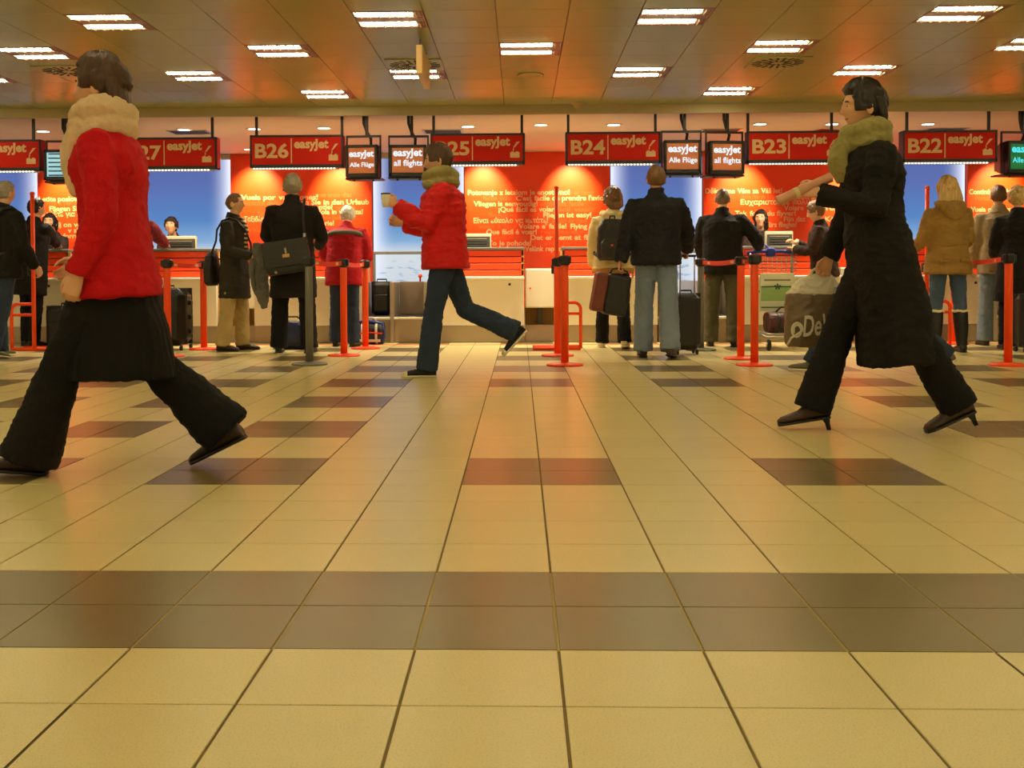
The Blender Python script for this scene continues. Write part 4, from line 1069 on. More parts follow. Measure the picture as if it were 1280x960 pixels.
            if shoes.get('toe'):
                b = MB(); b.loft([ell(P(a, (lo + hi) / 2), side, fu, (hw + 0.002) * s * w_, ((hi - lo) / 2 + 0.002) * s, 16, 2.6) for a, lo, hi, hw in ((0.150, 0.012, 0.047, 0.045), (0.175, 0.012, 0.042, 0.040), (0.197, 0.014, 0.031, 0.023))]); part('toe_cap', b, shoes['toe'], so, True)
            if shoes.get('lace'):
                b = MB()
                for k in range(4):
                    a = 0.035 + k * 0.022; hh = 0.082 - k * 0.008; b.tube([P(a, hh - 0.004) + side * 0.02 * s, P(a + 0.008, hh + 0.003), P(a, hh - 0.004) - side * 0.02 * s], 0.0035 * s, 6)
                part('laces', b, shoes['lace'], so, True)
    t['_'] = 0; del t['_']
    J['tp'] = tp; J['hd'] = hd; J['Rh'] = Rh; J['Ru'] = Ru; J['root'] = t; J['s'] = s
    MBS = t.matrix_basis.copy(); J['W'] = lambda v: MBS @ v
    return J

# ------------------------------------------------------------------ wardrobe
def hairmat(name, col, var=0.4):
    m = mat(name, col, 0.48, 0, var, 1.0, 0.6, 1.0, 0.4); nt = m.node_tree
    tc = next(n for n in nt.nodes if n.type == 'TEX_COORD')
    mp = nt.nodes.new('ShaderNodeMapping'); mp.inputs['Scale'].default_value = (85, 85, 9); nt.links.new(tc.outputs['Object'], mp.inputs[0])
    for n in nt.nodes:
        if n.type == 'TEX_NOISE': nt.links.new(mp.outputs[0], n.inputs['Vector'])
    return m
SKF = skin('skin_fair', srgb(226, 172, 132)); SKT = skin('skin_tan', srgb(205, 146, 104))
H_BROWN = hairmat('hair_brown', srgb(74, 48, 28), 0.55); H_DARK = hairmat('hair_dark', srgb(34, 24, 18), 0.55)
H_GREY = hairmat('hair_grey', srgb(150, 140, 120), 0.55); H_WHITE = hairmat('hair_white', srgb(225, 215, 190), 0.55)
H_BLOND = hairmat('hair_blond', srgb(205, 172, 110), 0.55); H_AUB = hairmat('hair_auburn', srgb(120, 82, 44), 0.55)
H_SHORT = hairmat('hair_short_brown', srgb(116, 84, 52), 0.55); H_STUB = hairmat('hair_stubble', srgb(120, 100, 78), 0.55)
C_RED = cloth('red_wool', srgb(196, 14, 22)); C_RED2 = cloth('red_nylon', srgb(205, 18, 20), 0.55); C_RED3 = cloth('crimson_fleece', srgb(170, 20, 30)); C_MAR = cloth('maroon_wool', srgb(96, 16, 22))
C_BLK = cloth('black_wool', srgb(26, 23, 20)); C_BLK2 = cloth('black_twill', srgb(20, 18, 17)); C_CHAR = cloth('charcoal_wool', srgb(48, 44, 36)); C_OLIVE = cloth('dark_olive', srgb(58, 54, 32)); C_NAVY = cloth('navy_black', srgb(30, 30, 34))
C_JEAN = cloth('blue_denim', srgb(70, 88, 112)); C_JEAND = cloth('dark_denim', srgb(44, 56, 76)); C_JEANL = cloth('washed_denim', srgb(120, 134, 150)); C_KHAKI = cloth('khaki_cotton', srgb(176, 152, 98)); C_OLTR = cloth('olive_trousers', srgb(84, 78, 54))
C_TAN = cloth('tan_canvas', srgb(150, 116, 58)); C_CREAM = cloth('cream_fleece', srgb(214, 196, 140)); C_CRM2 = cloth('cream_knit', srgb(226, 196, 156)); C_BEIGE = cloth('beige_coat', srgb(150, 132, 96)); C_GREYB = cloth('grey_yoke', srgb(96, 92, 78)); C_SCARF = cloth('olive_knit', srgb(150, 140, 84)); C_UNI = cloth('clerk_uniform', srgb(60, 44, 40)); C_STRIPE = None
def stripe_mat(name, c1, c2, sc):
    m = bpy.data.materials.new(name); nt, b = nodes_of(m); tc = nt.nodes.new('ShaderNodeTexCoord'); wv = nt.nodes.new('ShaderNodeTexWave'); wv.bands_direction = 'Z'; wv.inputs['Scale'].default_value = sc
    nt.links.new(tc.outputs['Object'], wv.inputs['Vector']); cr = nt.nodes.new('ShaderNodeValToRGB'); cr.color_ramp.elements[0].color = c1 + (1,); cr.color_ramp.elements[1].color = c2 + (1,); cr.color_ramp.elements[0].position = 0.55; cr.color_ramp.elements[1].position = 0.62
    nt.links.new(wv.outputs['Fac'], cr.inputs['Fac']); nt.links.new(cr.outputs['Color'], b.inputs['Base Color']); b.inputs['Roughness'].default_value = 0.85; return m
C_STRIPE = stripe_mat('striped_shirt', srgb(30, 24, 20), srgb(196, 170, 110), 7.0)
L_BRN = mat('brown_leather', srgb(58, 38, 24), 0.45, var=0.2, bump=0.15); L_BLK = mat('black_leather', srgb(22, 19, 17), 0.4, var=0.2, bump=0.15); RUB = mat('white_rubber', srgb(225, 215, 180), 0.5, var=0.05); L_TRN = mat('grey_trainer', srgb(104, 96, 74), 0.6, var=0.3, scale=30); L_GRN = mat('green_trainer', srgb(96, 100, 44), 0.6, var=0.3, scale=30); L_WHT = mat('white_trainer', srgb(220, 206, 170), 0.55, var=0.1)
FUR = cloth('cream_fur', srgb(228, 210, 165)); CANV = mat('black_canvas', srgb(28, 26, 26), 0.8, var=0.2)
SH_BLK = dict(m=L_BLK); SH_BRN = dict(m=L_BRN)
SHORT = dict(m=H_SHORT, th=0.010, low=-0.9, front=0.66, side=0.15)

TX, TY = X(967, 12.0, 380), 12.0            # luggage trolley: handle towards the desk, deck towards the hall
HND = Vector((TX, TY + 0.15, 1.045))        # middle of its handle bar
CASE = Vector((X(858, 10.8, 380), 10.86, 0))  # wheeled case pushed along ahead of its owner
GRIP = Vector((CASE.x, CASE.y - 0.115, 0.97))
# ================================================================== PEOPLE WALKING PAST
P1 = person('person in a red jacket and cream scarf striding past in black flared trousers', 148, 589, 1.70, 90, vox=0.010, female=True, seed=1.3, eyes=True,
    legs=((25, 5, 1, -6), (-16, 30, 2, 26)), arms=((-6, 8, 30, 4), (10, 9, 40, 4)), lean=3, sk=SKF, hair=dict(m=H_BROWN, th=0.022, low=-0.7, front=0.62, side=-0.12, vol=0.01, long=0.16, wide=0.005),
    jacket=dict(m=C_RED, hem=-0.17, flare=0.012, puff=0.012, fold=0.016), trousers=dict(m=C_BLK2, knee=0.078, ankle=0.118, thigh=0.10), skirt=dict(m=C_BLK2, hem=-0.50, w=0.19, d=0.235, dy=0.02),
    shoes=dict(m=L_BRN, h=0.09), scarf=dict(m=C_CRM2, r=0.052, w=0.085, turns=(0.52, 0.59), drop=0.30, dw=0.14, fy=0.082), curl=(0.7, 0.6))
P13 = person('person in a long dark coat and heeled boots carrying a printed plastic bag', 1096, 541, 1.71, 90, vox=0.010, female=True, seed=4.1, eyes=True,
    legs=((-20, 11, 1, 22), (22, 4, 2, 10)), arms=((16, 8, 96, -10, 'grip'), (13, 20, 10, 16)), lean=5, sk=SKF, hair=dict(m=H_DARK, th=0.022, low=-0.7, front=0.6, side=-0.3, vol=0.012, long=0.13, wide=0.0),
    jacket=dict(m=C_BLK, hem=-0.60, flare=0.02, fd=1.2, dy=-0.045, puff=0.016, fold=0.018), trousers=dict(m=C_BLK2, knee=0.080, ankle=0.094, thigh=0.10), shoes=dict(m=L_BRN, heel=0.06, h=0.10),
    scarf=dict(m=C_SCARF, r=0.042, turns=(0.525, 0.58), drop=0.22, dw=0.08), curl=(1.0, 1.0))
P6 = person('person in a red padded jacket, olive scarf and jeans walking in canvas sneakers', 557, 470, 1.80, 90, vox=0.011, seed=2.2, eyes=True,
    legs=((11, 4, 1, 0), (-20, 46, 2, 48)), arms=((26, 8, 100, -4, 'grip'), (16, 8, 88, -4)), lean=2, head=(0, -6, 0), sk=SKF, hair=dict(m=H_BROWN, th=0.016, low=-0.9, front=0.58, side=-0.1, vol=0.01),
    jacket=dict(m=C_RED2, hem=-0.12, flare=0.0, puff=0.04, fold=0.018, quilt=True), trousers=dict(m=C_JEAND, knee=0.076, ankle=0.082), shoes=dict(m=CANV, sole=RUB, lace=RUB, toe=RUB, h=0.08),
    scarf=dict(m=C_SCARF, r=0.05, w=0.09, turns=(0.53, 0.59)), curl=(0.9, 0.8))
P12 = person('person in a dark olive jacket and jeans walking behind the long coat', 1092, 467, 1.80, 90, seed=6.4,
    legs=((-26, 22, 1, 24), (33, 6, 2, -4)), arms=((-14, 10, 20, 6), (0, 8, 16, 4)), lean=4, hair=dict(SHORT), jacket=dict(m=C_OLIVE, hem=-0.15, puff=0.025), trousers=dict(m=C_JEAND, knee=0.076, ankle=0.084), shoes=dict(m=L_TRN, sole=RUB, w=1.1))

# ================================================================== PEOPLE AT THE DESKS
P3 = person('person in a charcoal coat and khaki cargo trousers holding a grey cloth', 294, 438, 1.66, -98, seed=3.3, eyes=True, sk=SKF,
    legs=((4, 4, 5, 0), (-4, 4, 5, 0)), arms=((4, 8, 70, -8), (8, 8, 66, -6)), head=(4, 2, 0), hair=dict(m=H_SHORT, th=0.009, low=-0.9, front=0.66, side=0.1),
    jacket=dict(m=C_CHAR, hem=-0.36, flare=0.01, puff=0.008, open=C_STRIPE), trousers=dict(m=C_KHAKI, knee=0.082, ankle=0.08, thigh=0.10), shoes=SH_BRN, curl=(0.5, 0.9))
for sd in (-1, 1):
    tp = P3['tp']; c = tp(sd * 0.19, -0.02, -0.42); b = MB(); b.box(c.x - 0.014, c.x + 0.014, c.y - 0.07, c.y + 0.06, c.z - 0.08, c.z + 0.06, 0.008); part('cargo_pocket', b, C_KHAKI, P3['root'])
P4 = person('tall person with grey hair in a long black coat seen from behind', 367, 441, 1.82, 2, seed=5.0, build=1.12,
    legs=((4, 3, 6, 0), (-2, 3, 7, 0)), arms=((20, 16, 55, -14), (20, 16, 55, -14)), hair=dict(m=H_GREY, th=0.018, low=-0.9, front=0.6, side=-0.25),
    jacket=dict(m=C_BLK, hem=-0.40, flare=0.012, puff=0.018, ch=0.06), trousers=dict(m=C_BLK2, knee=0.082, ankle=0.086), shoes=SH_BLK)
P5 = person('person with white hair in a crimson jacket with a grey shoulder band', 431, 433, 1.60, -4, seed=7.7, build=1.12,
    legs=((4, 5, 3, 0), (-2, 4, 3, 0)), arms=((20, 16, 70, -6), (22, 14, 80, -10)), lean=6, hunch=12, head=(0, -12, 0), hair=dict(m=H_WHITE, th=0.016, low=-0.9, front=0.62, side=-0.1),
    jacket=dict(m=C_RED3, hem=-0.20, puff=0.03, band=C_GREYB, band_z=0.4, band_r=((0.18, 0.12, 0.375), (0.232, 0.178, 0.385), (0.222, 0.166, 0.435), (0.18, 0.12, 0.445))), trousers=dict(m=C_JEAND, knee=0.075, ankle=0.08), shoes=SH_BLK)
P7 = person('person in a cream hooded jacket and black trousers with a headband of brown hair', 766, 435, 1.70, -6, seed=8.1, female=True,
    legs=((6, 4, 3, 0), (-8, 8, 4, 6)), arms=((8, 10, 40, 2), (-2, 9, 25, 2)), head=(18, 4, 0), hair=dict(m=H_AUB, th=0.026, low=-0.75, front=0.6, side=-0.5, vol=0.012, long=0.15, wide=0.01),
    jacket=dict(m=C_CREAM, hem=-0.10, puff=0.03, hemband=cloth('tan_rib', srgb(170, 122, 56))), hood=dict(m=C_CREAM, s=1.05), trousers=dict(m=C_BLK2, knee=0.072, ankle=0.076), shoes=dict(m=L_WHT, sole=RUB))
P8 = person('tall person in a dark zip jacket and washed jeans towing a black case', 820, 447, 1.80, -8, seed=9.4, build=1.1,
    legs=((5, 4, 3, 0), (-8, 8, 4, 8)), arms=((-16, 15, 4, 11), (6, 17, 22, 10)), reach={1: GRIP + Vector((0, 0, 0.012))}, head=(10, 0, 0), sk=SKT, hair=dict(m=H_SHORT, th=0.012, low=-0.9, front=0.64, side=0.0),
    jacket=dict(m=C_NAVY, hem=-0.10, puff=0.035, fold=0.018, ch=0.06), trousers=dict(m=C_JEANL, knee=0.086, ankle=0.092, thigh=0.105), shoes=dict(m=L_BRN, sole=M_BLACK), curl=(1.1, 1.1))
P9 = person('balding person in a black coat resting a hand on a luggage trolley', 903, 433, 1.72, -14, seed=10.2, build=1.15,
    legs=((3, 3, 4, 0), (-2, 3, 4, 0)), arms=((14, 12, 40, -6), (46, 34, 12, 28, 'up')), reach={1: HND + Vector((-0.13, 0, 0.03))}, sk=SKF, hair=dict(m=H_STUB, th=0.004, low=-0.9, front=0.35, side=0.1),
    jacket=dict(m=C_BLK, hem=-0.14, puff=0.03, ch=0.05), trousers=dict(m=C_OLTR, knee=0.082, ankle=0.084), shoes=SH_BLK)
P11 = person('young person in a dark patterned jacket bent over the blue trolley handle', 1030, 432, 1.58, 66, seed=11.1, eyes=True,
    legs=((8, 6, 3, 0), (-6, 6, 3, 0)), arms=((24, 10, 66, -4, 'up'), (24, 8, 66, -4, 'up')), reach={0: HND + Vector((0.215, -0.01, 0.03)), 1: HND + Vector((0.26, 0.13, 0.12))}, lean=6, head=(4, -14, 0), hair=dict(m=H_AUB, th=0.016, low=-0.9, front=0.55, side=-0.1, vol=0.01),
    jacket=dict(m=cloth('dark_brown_print', srgb(56, 36, 26), 0.8, 0.5), hem=-0.12, puff=0.022, cuff=C_CREAM), trousers=dict(m=C_JEAND), shoes=dict(m=L_TRN, sole=RUB))
P14 = person('person with long blond hair in a belted tan parka and fur trimmed boots', 1184, 440, 1.74, 3, seed=12.6, female=True,
    legs=((2, 2, 3, 0), (-2, 2, 4, 0)), arms=((16, 12, 60, -6), (12, 11, 56, -6)), hair=dict(m=H_BLOND, th=0.020, low=-0.8, front=0.6, side=-0.6, vol=0.006, long=0.30, wide=0.035),
    jacket=dict(m=C_TAN, hem=-0.16, flare=0.018, puff=0.028, fold=0.018, belt=C_TAN, pockets=True), hood=dict(m=C_TAN, s=1.12), trousers=dict(m=C_JEAN, knee=0.066, ankle=0.06, thigh=0.092, short=0.62), shoes=dict(m=L_BLK, boot=0.82, fur=FUR))
P15 = person('brown haired person in a beige coat holding papers by the B22 desk', 1247, 432, 1.74, -10, seed=13.8,
    legs=((3, 3, 4, 0), (-3, 3, 4, 0)), arms=((4, 10, 14, 4), (10, 10, 40, 0)), hair=dict(SHORT), jacket=dict(m=C_BEIGE, hem=-0.16, puff=0.02), trousers=dict(m=C_JEANL, knee=0.075, ankle=0.08), shoes=SH_BRN)
P16 = person('person with short blond hair in a long black coat next to a black trolley case', 1271, 437, 1.66, -18, seed=14.9, female=True,
    legs=((2, 2, 3, 0), (-2, 2, 4, 0)), arms=((10, 12, 60, -6), (4, 12, 20, 4)), hair=dict(m=H_BLOND, th=0.022, low=-0.9, front=0.6, side=-0.45, vol=0.01), jacket=dict(m=C_BLK, hem=-0.42, flare=0.03, puff=0.022), trousers=dict(m=C_BLK2), shoes=SH_BLK)
PA = person('person in a black jacket and dark jeans wearing a dark backpack', 2, 447, 1.72, -24, seed=15.5, build=1.1,
    legs=((8, 5, 3, 0), (-10, 10, 3, 10)), arms=((4, 10, 16, 4), (10, 10, 30, 2)), lean=4, head=(0, -8, 0), hair=dict(m=H_GREY, th=0.012, low=-0.9, front=0.6, side=0.0), jacket=dict(m=C_BLK, hem=-0.16, puff=0.03), trousers=dict(m=C_JEAND, knee=0.08, ankle=0.084), shoes=dict(m=L_GRN, sole=RUB, w=1.08))
PB = person('person in a long black coat leaning an arm on the B28 desk end', 40, 433, 1.68, -24, seed=16.5,
    legs=((4, 4, 3, 0), (-3, 4, 3, 0)), arms=((14, 10, 40, 0), (48, 20, 30, 20, 'up')), curl=(0.5, 0.12), reach={1: Vector((dx(70), D_DESK + 0.13, ZT + 0.016))}, lean=6, head=(-10, -5, 0), hair=dict(m=H_DARK, th=0.014, low=-0.9, front=0.6), jacket=dict(m=C_BLK, hem=-0.34, puff=0.022), trousers=dict(m=C_BLK2), shoes=SH_BLK)
PC = person('person in a maroon hooded jacket leaning on the B27 desk behind the striding person', 166, 433, 1.70, -6, seed=17.5, build=1.1,
    legs=((4, 4, 4, 0), (-4, 4, 4, 0)), arms=((26, 12, 50, -4, 'up'), (46, 18, 26, 14, 'up')), curl=(0.12, 0.12), reach={0: Vector((dx(160), D_DESK + 0.12, ZT + 0.026)), 1: Vector((dx(206), D_DESK + 0.12, ZT + 0.026))}, lean=8, head=(-8, -6, 0), hair=dict(SHORT), jacket=dict(m=C_MAR, hem=-0.14, puff=0.03), hood=dict(m=C_MAR, s=1.1), trousers=dict(m=C_BLK2), shoes=SH_BLK)

# clerks behind the desks
person('dark haired clerk in a brown blouse behind the B28 desk end', 73, 0, 1.60, 170, D=13.85, seed=18.2, female=True, eyes=True, lean=14, head=(14, 8, 0),
    arms=((30, 6, 60, -10), (30, 6, 60, -10)), sk=SKF, hair=dict(m=H_DARK, th=0.020, low=-0.8, front=0.55, side=-0.7, long=0.17, wide=0.0), jacket=dict(m=C_UNI, hem=-0.08, collar=True, ch=0.01), trousers=dict(m=C_BLK2), shoes=SH_BLK)
person('clerk with dark fringe bent behind the computer on the B27 desk', 223, 0, 1.58, 180, D=13.9, seed=19.2, female=True, eyes=True, lean=24, head=(0, 12, 0),
    arms=((30, 6, 60, -10), (30, 6, 60, -10)), sk=SKF, hair=dict(m=H_DARK, th=0.018, low=-0.9, front=0.45, side=-0.2, vol=0.006), jacket=dict(m=C_UNI, hem=-0.08, ch=0.01), trousers=dict(m=C_BLK2), shoes=SH_BLK)
person('long haired clerk looking out beside the computer on the B23 desk', 948, 0, 1.60, 176, D=13.85, seed=20.2, female=True, eyes=True, lean=15, head=(-16, 8, 0),
    arms=((30, 6, 60, -10), (30, 6, 60, -10)), sk=SKF, hair=dict(m=H_DARK, th=0.022, low=-0.8, front=0.55, side=-0.75, long=0.22, wide=0.012), jacket=dict(m=C_UNI, hem=-0.08, ch=0.01), trousers=dict(m=C_BLK2), shoes=SH_BLK)

# ================================================================== WHAT THEY CARRY
def soft(mb, v, it, m, name, parent, fold=0.006, ff=14, seed=0.0): return part(name, remesh(mb, v, it, fold, ff, seed), m, parent)
def backpack(J, label, m, m2, w=0.16, h=0.25, d=0.09):
    tp, s = J['tp'], J['s']; root = J['root']
    wpos = J['W'](tp(0, -0.20, 0.10)); t = thing('backpack', label, 'backpack', wpos, root.rotation_euler.z)
    inv = t.matrix_basis.inverted(); L = lambda x, y, z: inv @ J['W'](tp(x, y, z))
    b = MB(); rr = []
    for f, a, dd in ((0, 0.85, 0.85), (0.08, 1.0, 1.0), (0.5, 1.02, 1.0), (0.8, 0.92, 0.85), (1.0, 0.6, 0.5)):
        rr.append(ell(L(0, -0.175 - d, 0.02 + f * h * 1.8), UX, UY, w * a, d * dd, 20, 3.0))
    b.loft(rr); soft(b, 0.011, 2, m, 'pack', t, 0.008, 10)
    b = MB(); rr = []
    for f, a in ((0, 0.8), (0.1, 1.0), (0.8, 1.0), (1.0, 0.75)): rr.append(ell(L(0, -0.185 - 2 * d, 0.04 + f * h * 0.85), UX, UY, w * 0.72 * a, 0.035 * a, 16, 3.0))
    b.loft(rr); soft(b, 0.010, 2, m2, 'pocket', t, 0.006, 12)
    b = MB(); b.tube([L(-0.03, -0.19, 0.02 + h * 1.75), L(-0.025, -0.2, 0.06 + h * 1.78), L(0.025, -0.2, 0.06 + h * 1.78), L(0.03, -0.19, 0.02 + h * 1.75)], 0.009, 8); part('haul_loop', b, m2, t, True)
    for sd in (-1, 1):
        pts = [L(sd * 0.09, -0.15, 0.44), L(sd * 0.105, -0.10, 0.515), L(sd * 0.12, 0.0, 0.545), L(sd * 0.125, 0.10, 0.50), L(sd * 0.14, 0.165, 0.36), L(sd * 0.175, 0.12, 0.20), L(sd * 0.20, -0.02, 0.10), L(sd * 0.14, -0.17, 0.06)]
        b = MB(); b.tube(pts, 0.019, 8); part('shoulder_strap', b, m2, t, True)
    b = MB(); c = L(0, -0.225 - 2 * d, 0.18); b.box(c.x - 0.012, c.x + 0.012, c.y - 0.006, c.y + 0.02, c.z - 0.01, c.z + 0.01, 0.003); part('badge', b, M_ORPOST, t)
NYL = mat('black_nylon', srgb(26, 24, 22), 0.55, var=0.25, bump=0.25, bscale=150); NYL2 = mat('grey_black_nylon', srgb(40, 38, 34), 0.6, var=0.25, bump=0.25, bscale=150)
backpack(P7, 'black backpack with an orange badge on the cream hooded jacket', NYL, NYL2)
backpack(PA, 'dark grey backpack on the person next to the tall orange frame', NYL2, NYL, 0.15, 0.24)

def onbody(J, name, label, cat, x, y, z):
    wpos = J['W'](J['tp'](x, y, z)); t = thing(name, label, cat, wpos, J['root'].rotation_euler.z); inv = t.matrix_basis.inverted()
    return t, (lambda a, b, c: inv @ J['W'](J['tp'](a, b, c)))
t, L = onbody(P4, 'satchel', 'black satchel slung across the back of the tall grey haired person', 'bag', -0.01, -0.26, 0.0)
b = MB(); M = Matrix.Rotation(R(-8), 4, 'Y'); b.box(-0.225, 0.225, -0.06, 0.06, -0.17, 0.16, 0.03, M); part('body', remesh(b, 0.010, 2, 0.006, 10), NYL, t)
b = MB(); b.box(-0.228, 0.228, -0.082, -0.055, -0.10, 0.165, 0.012, M); part('flap', remesh(b, 0.009, 2, 0.005, 9), NYL2, t)
b = MB(); b.box(-0.03, 0.04, -0.098, -0.08, -0.01, 0.025, 0.004, M); part('name_tag', b, mat('tag_tan', srgb(206, 160, 96), 0.5), t)
b = MB(); b.box(0.0, 0.016, -0.098, -0.08, 0.03, 0.085, 0.003, M); part('zip_pull', b, M_STEEL, t)
b = MB(); b.lathe([(0.014, 0), (0.014, 0.01), (0.006, 0.012)], 10); part('stud', b, M_STEEL, t, True, (-0.10, -0.062, -0.16), (math.pi / 2, 0, 0))
q0 = Vector((0.215, -0.02, 0.12)); b = MB(); b.tube([q0, L(0.15, -0.20, 0.20), L(0.135, -0.19, 0.36), L(0.13, -0.15, 0.48), L(0.125, -0.03, 0.565), L(0.10, 0.11, 0.50), L(-0.05, 0.20, 0.30), L(-0.22, 0.12, 0.06), Vector((-0.215, -0.0, 0.13))], 0.013, 8); part('strap', b, NYL, t, True)
b = MB(); c = L(0.15, -0.205, 0.2); b.box(c.x - 0.014, c.x + 0.014, c.y - 0.018, c.y + 0.012, c.z - 0.05, c.z + 0.03, 0.005); part('buckle', b, M_STEEL, t)
t, L = onbody(P3, 'shoulder_bag', 'small black shoulder bag behind the person in khaki trousers', 'bag', 0.06, -0.24, -0.02)
b = MB(); b.loft([ell(Vector((0, 0, z)), UX, UY, a, c_, 16, 2.8) for z, a, c_ in ((-0.19, 0.09, 0.04), (-0.15, 0.13, 0.06), (0.0, 0.14, 0.065), (0.12, 0.11, 0.05), (0.17, 0.06, 0.03))]); soft(b, 0.010, 2, NYL, 'pouch', t)
b = MB(); b.tube([Vector((0.05, 0.02, 0.15)), L(0.09, -0.175, 0.28), L(0.11, -0.155, 0.40), L(0.115, -0.09, 0.50), L(0.115, -0.01, 0.53), L(0.10, 0.08, 0.50), L(0.05, 0.15, 0.40), L(-0.06, 0.172, 0.25), L(-0.15, 0.14, 0.13), L(-0.196, 0.04, 0.07), L(-0.18, -0.10, 0.06), L(-0.10, -0.18, 0.07), Vector((-0.08, 0.03, 0.10))], 0.011, 8); part('strap', b, NYL, t, True)
hw = P3['W'](P3['hand', 1]); t = thing('grey_jacket', 'grey folded jacket hanging from the hands of the person in khaki trousers', 'jacket', hw)
b = MB(); b.loft([ell(Vector((x_, 0.01, z)), UX, UY, a, c_, 14, 2.4) for z, a, c_, x_ in ((-0.52, 0.03, 0.02, 0.06), (-0.36, 0.08, 0.045, 0.03), (-0.18, 0.09, 0.05, 0.01), (0.0, 0.06, 0.045, 0.0), (0.08, 0.055, 0.05, -0.01), (0.16, 0.04, 0.035, -0.01))]); soft(b, 0.009, 2, cloth('grey_fleece', srgb(104, 102, 92)), 'drape', t, 0.02, 11)
b = MB(); b.tube([Vector((-0.05, -0.02, 0.0)), Vector((-0.06, -0.03, -0.15)), Vector((-0.03, -0.03, -0.34))], [0.04, 0.035, 0.02], 10); soft(b, 0.009, 2, MATS['grey_fleece'], 'sleeve', t, 0.01)

# printed carrier bag
hw = P13['W'](P13['hand', 1]); t = thing('carrier_bag', 'brown plastic carrier bag with white brush lettering and a white crumpled top', 'bag', hw + Vector((-0.03, 0.01, 0.0)))
BAG = mat('bag_film', srgb(112, 92, 68), 0.3, var=0.15, scale=6, bump=0.3, bscale=25); BAGW = mat('bag_white', srgb(226, 214, 190), 0.35, var=0.06)
b = MB(); b.loft([ell(Vector((0.0, 0, z)), UX, UY, a, c_, 24, 3.2) for z, a, c_ in ((-0.40, 0.155, 0.05), (-0.385, 0.168, 0.06), (-0.24, 0.172, 0.066), (-0.12, 0.165, 0.058))]); soft(b, 0.008, 1, BAG, 'bag_body', t, 0.010, 11)
b = MB(); b.loft([ell(Vector((0.0, 0, z)), UX, UY, a, c_, 24, 2.8) for z, a, c_ in ((-0.125, 0.165, 0.058), (-0.09, 0.14, 0.055), (-0.05, 0.10, 0.045), (-0.015, 0.05, 0.03))]); soft(b, 0.007, 1, BAGW, 'bag_top', t, 0.018, 14)
b = MB(); b.tube([(-0.06, -0.02, -0.06), (-0.03, -0.015, 0.0), (0.0, 0, 0.015), (0.03, 0.01, 0.0), (0.06, 0.02, -0.06)], 0.008, 8); part('handle', b, BAGW, t, True)
me = fit_text(text_me('DeW', 0.12, off=0.002, shear=0.35), -0.095, 0, w=0.20, h=0.11); part('lettering', me, BAGW, t, False, (0, -0.078, -0.335), (math.pi / 2, R(-6), 0))
b = MB(); pts = []
for k in range(40):
    a = k / 39 * 2 * math.pi * 1.6; pts.append((-0.125 + 0.030 * math.cos(a) * (1 - k / 90), -0.076, -0.31 + 0.042 * math.sin(a) * (1 - k / 90)))
b.tube([(-0.175, -0.074, -0.385), (-0.155, -0.076, -0.35)] + pts, 0.006, 6); part('flourish', b, BAGW, t, True)
# rolled papers in the near hand
hw = P13['W'](P13['hand', 0]); t = thing('rolled_magazine', 'rolled pink and tan magazine held against the dark coat', 'magazine', hw, R(0))
b = MB(); M = Matrix.Rotation(R(-24), 4, 'Y'); rr = []
for k, x_ in enumerate((-0.14, -0.13, 0.13, 0.14)):
    rr.append([M @ Vector((x_, 0.024 * math.cos(a), 0.024 * math.sin(a))) for a in [2 * math.pi * q / 18 for q in range(18)]])
b.loft(rr); part('roll', b, mat('magazine_cover', srgb(196, 140, 104), 0.4, var=0.3, scale=9), t)
b = MB(); b.loft([[M @ Vector((x_, 0.026 * math.cos(a), 0.026 * math.sin(a))) for a in [2 * math.pi * q / 18 for q in range(18)]] for x_ in (-0.05, -0.03)]); part('band', b, C_CREAM, t)
hw = P6['W'](P6['hand', 0]); t = thing('paper_cup', 'small pale cup raised in the hand of the walker in red', 'cup', hw - Vector((0.02, 0, 0.05)))
b = MB(); b.lathe([(0.024, 0), (0.026, 0.002), (0.036, 0.095), (0.034, 0.096), (0.032, 0.09)], 18); part('cup', b, RUB, t, True)
b = MB(); b.lathe([(0.036, 0.094), (0.038, 0.098), (0.036, 0.106), (0.001, 0.108)], 18); part('lid', b, L_BRN, t, True)
hw = P15['W'](P15['hand', 0]); t = thing('papers', 'white travel papers in the hand of the person in the beige coat', 'papers', hw)
for k in range(3):
    b = MB(); b.box(-0.07, 0.07, -0.002 - 0.006 * k, 0.001 - 0.006 * k, -0.10, 0.02, 0.0004, Matrix.Rotation(R(30 + 8 * k), 4, 'Y')); part('sheet', b, mat('paper', srgb(230, 220, 195), 0.7, var=0.03), t)

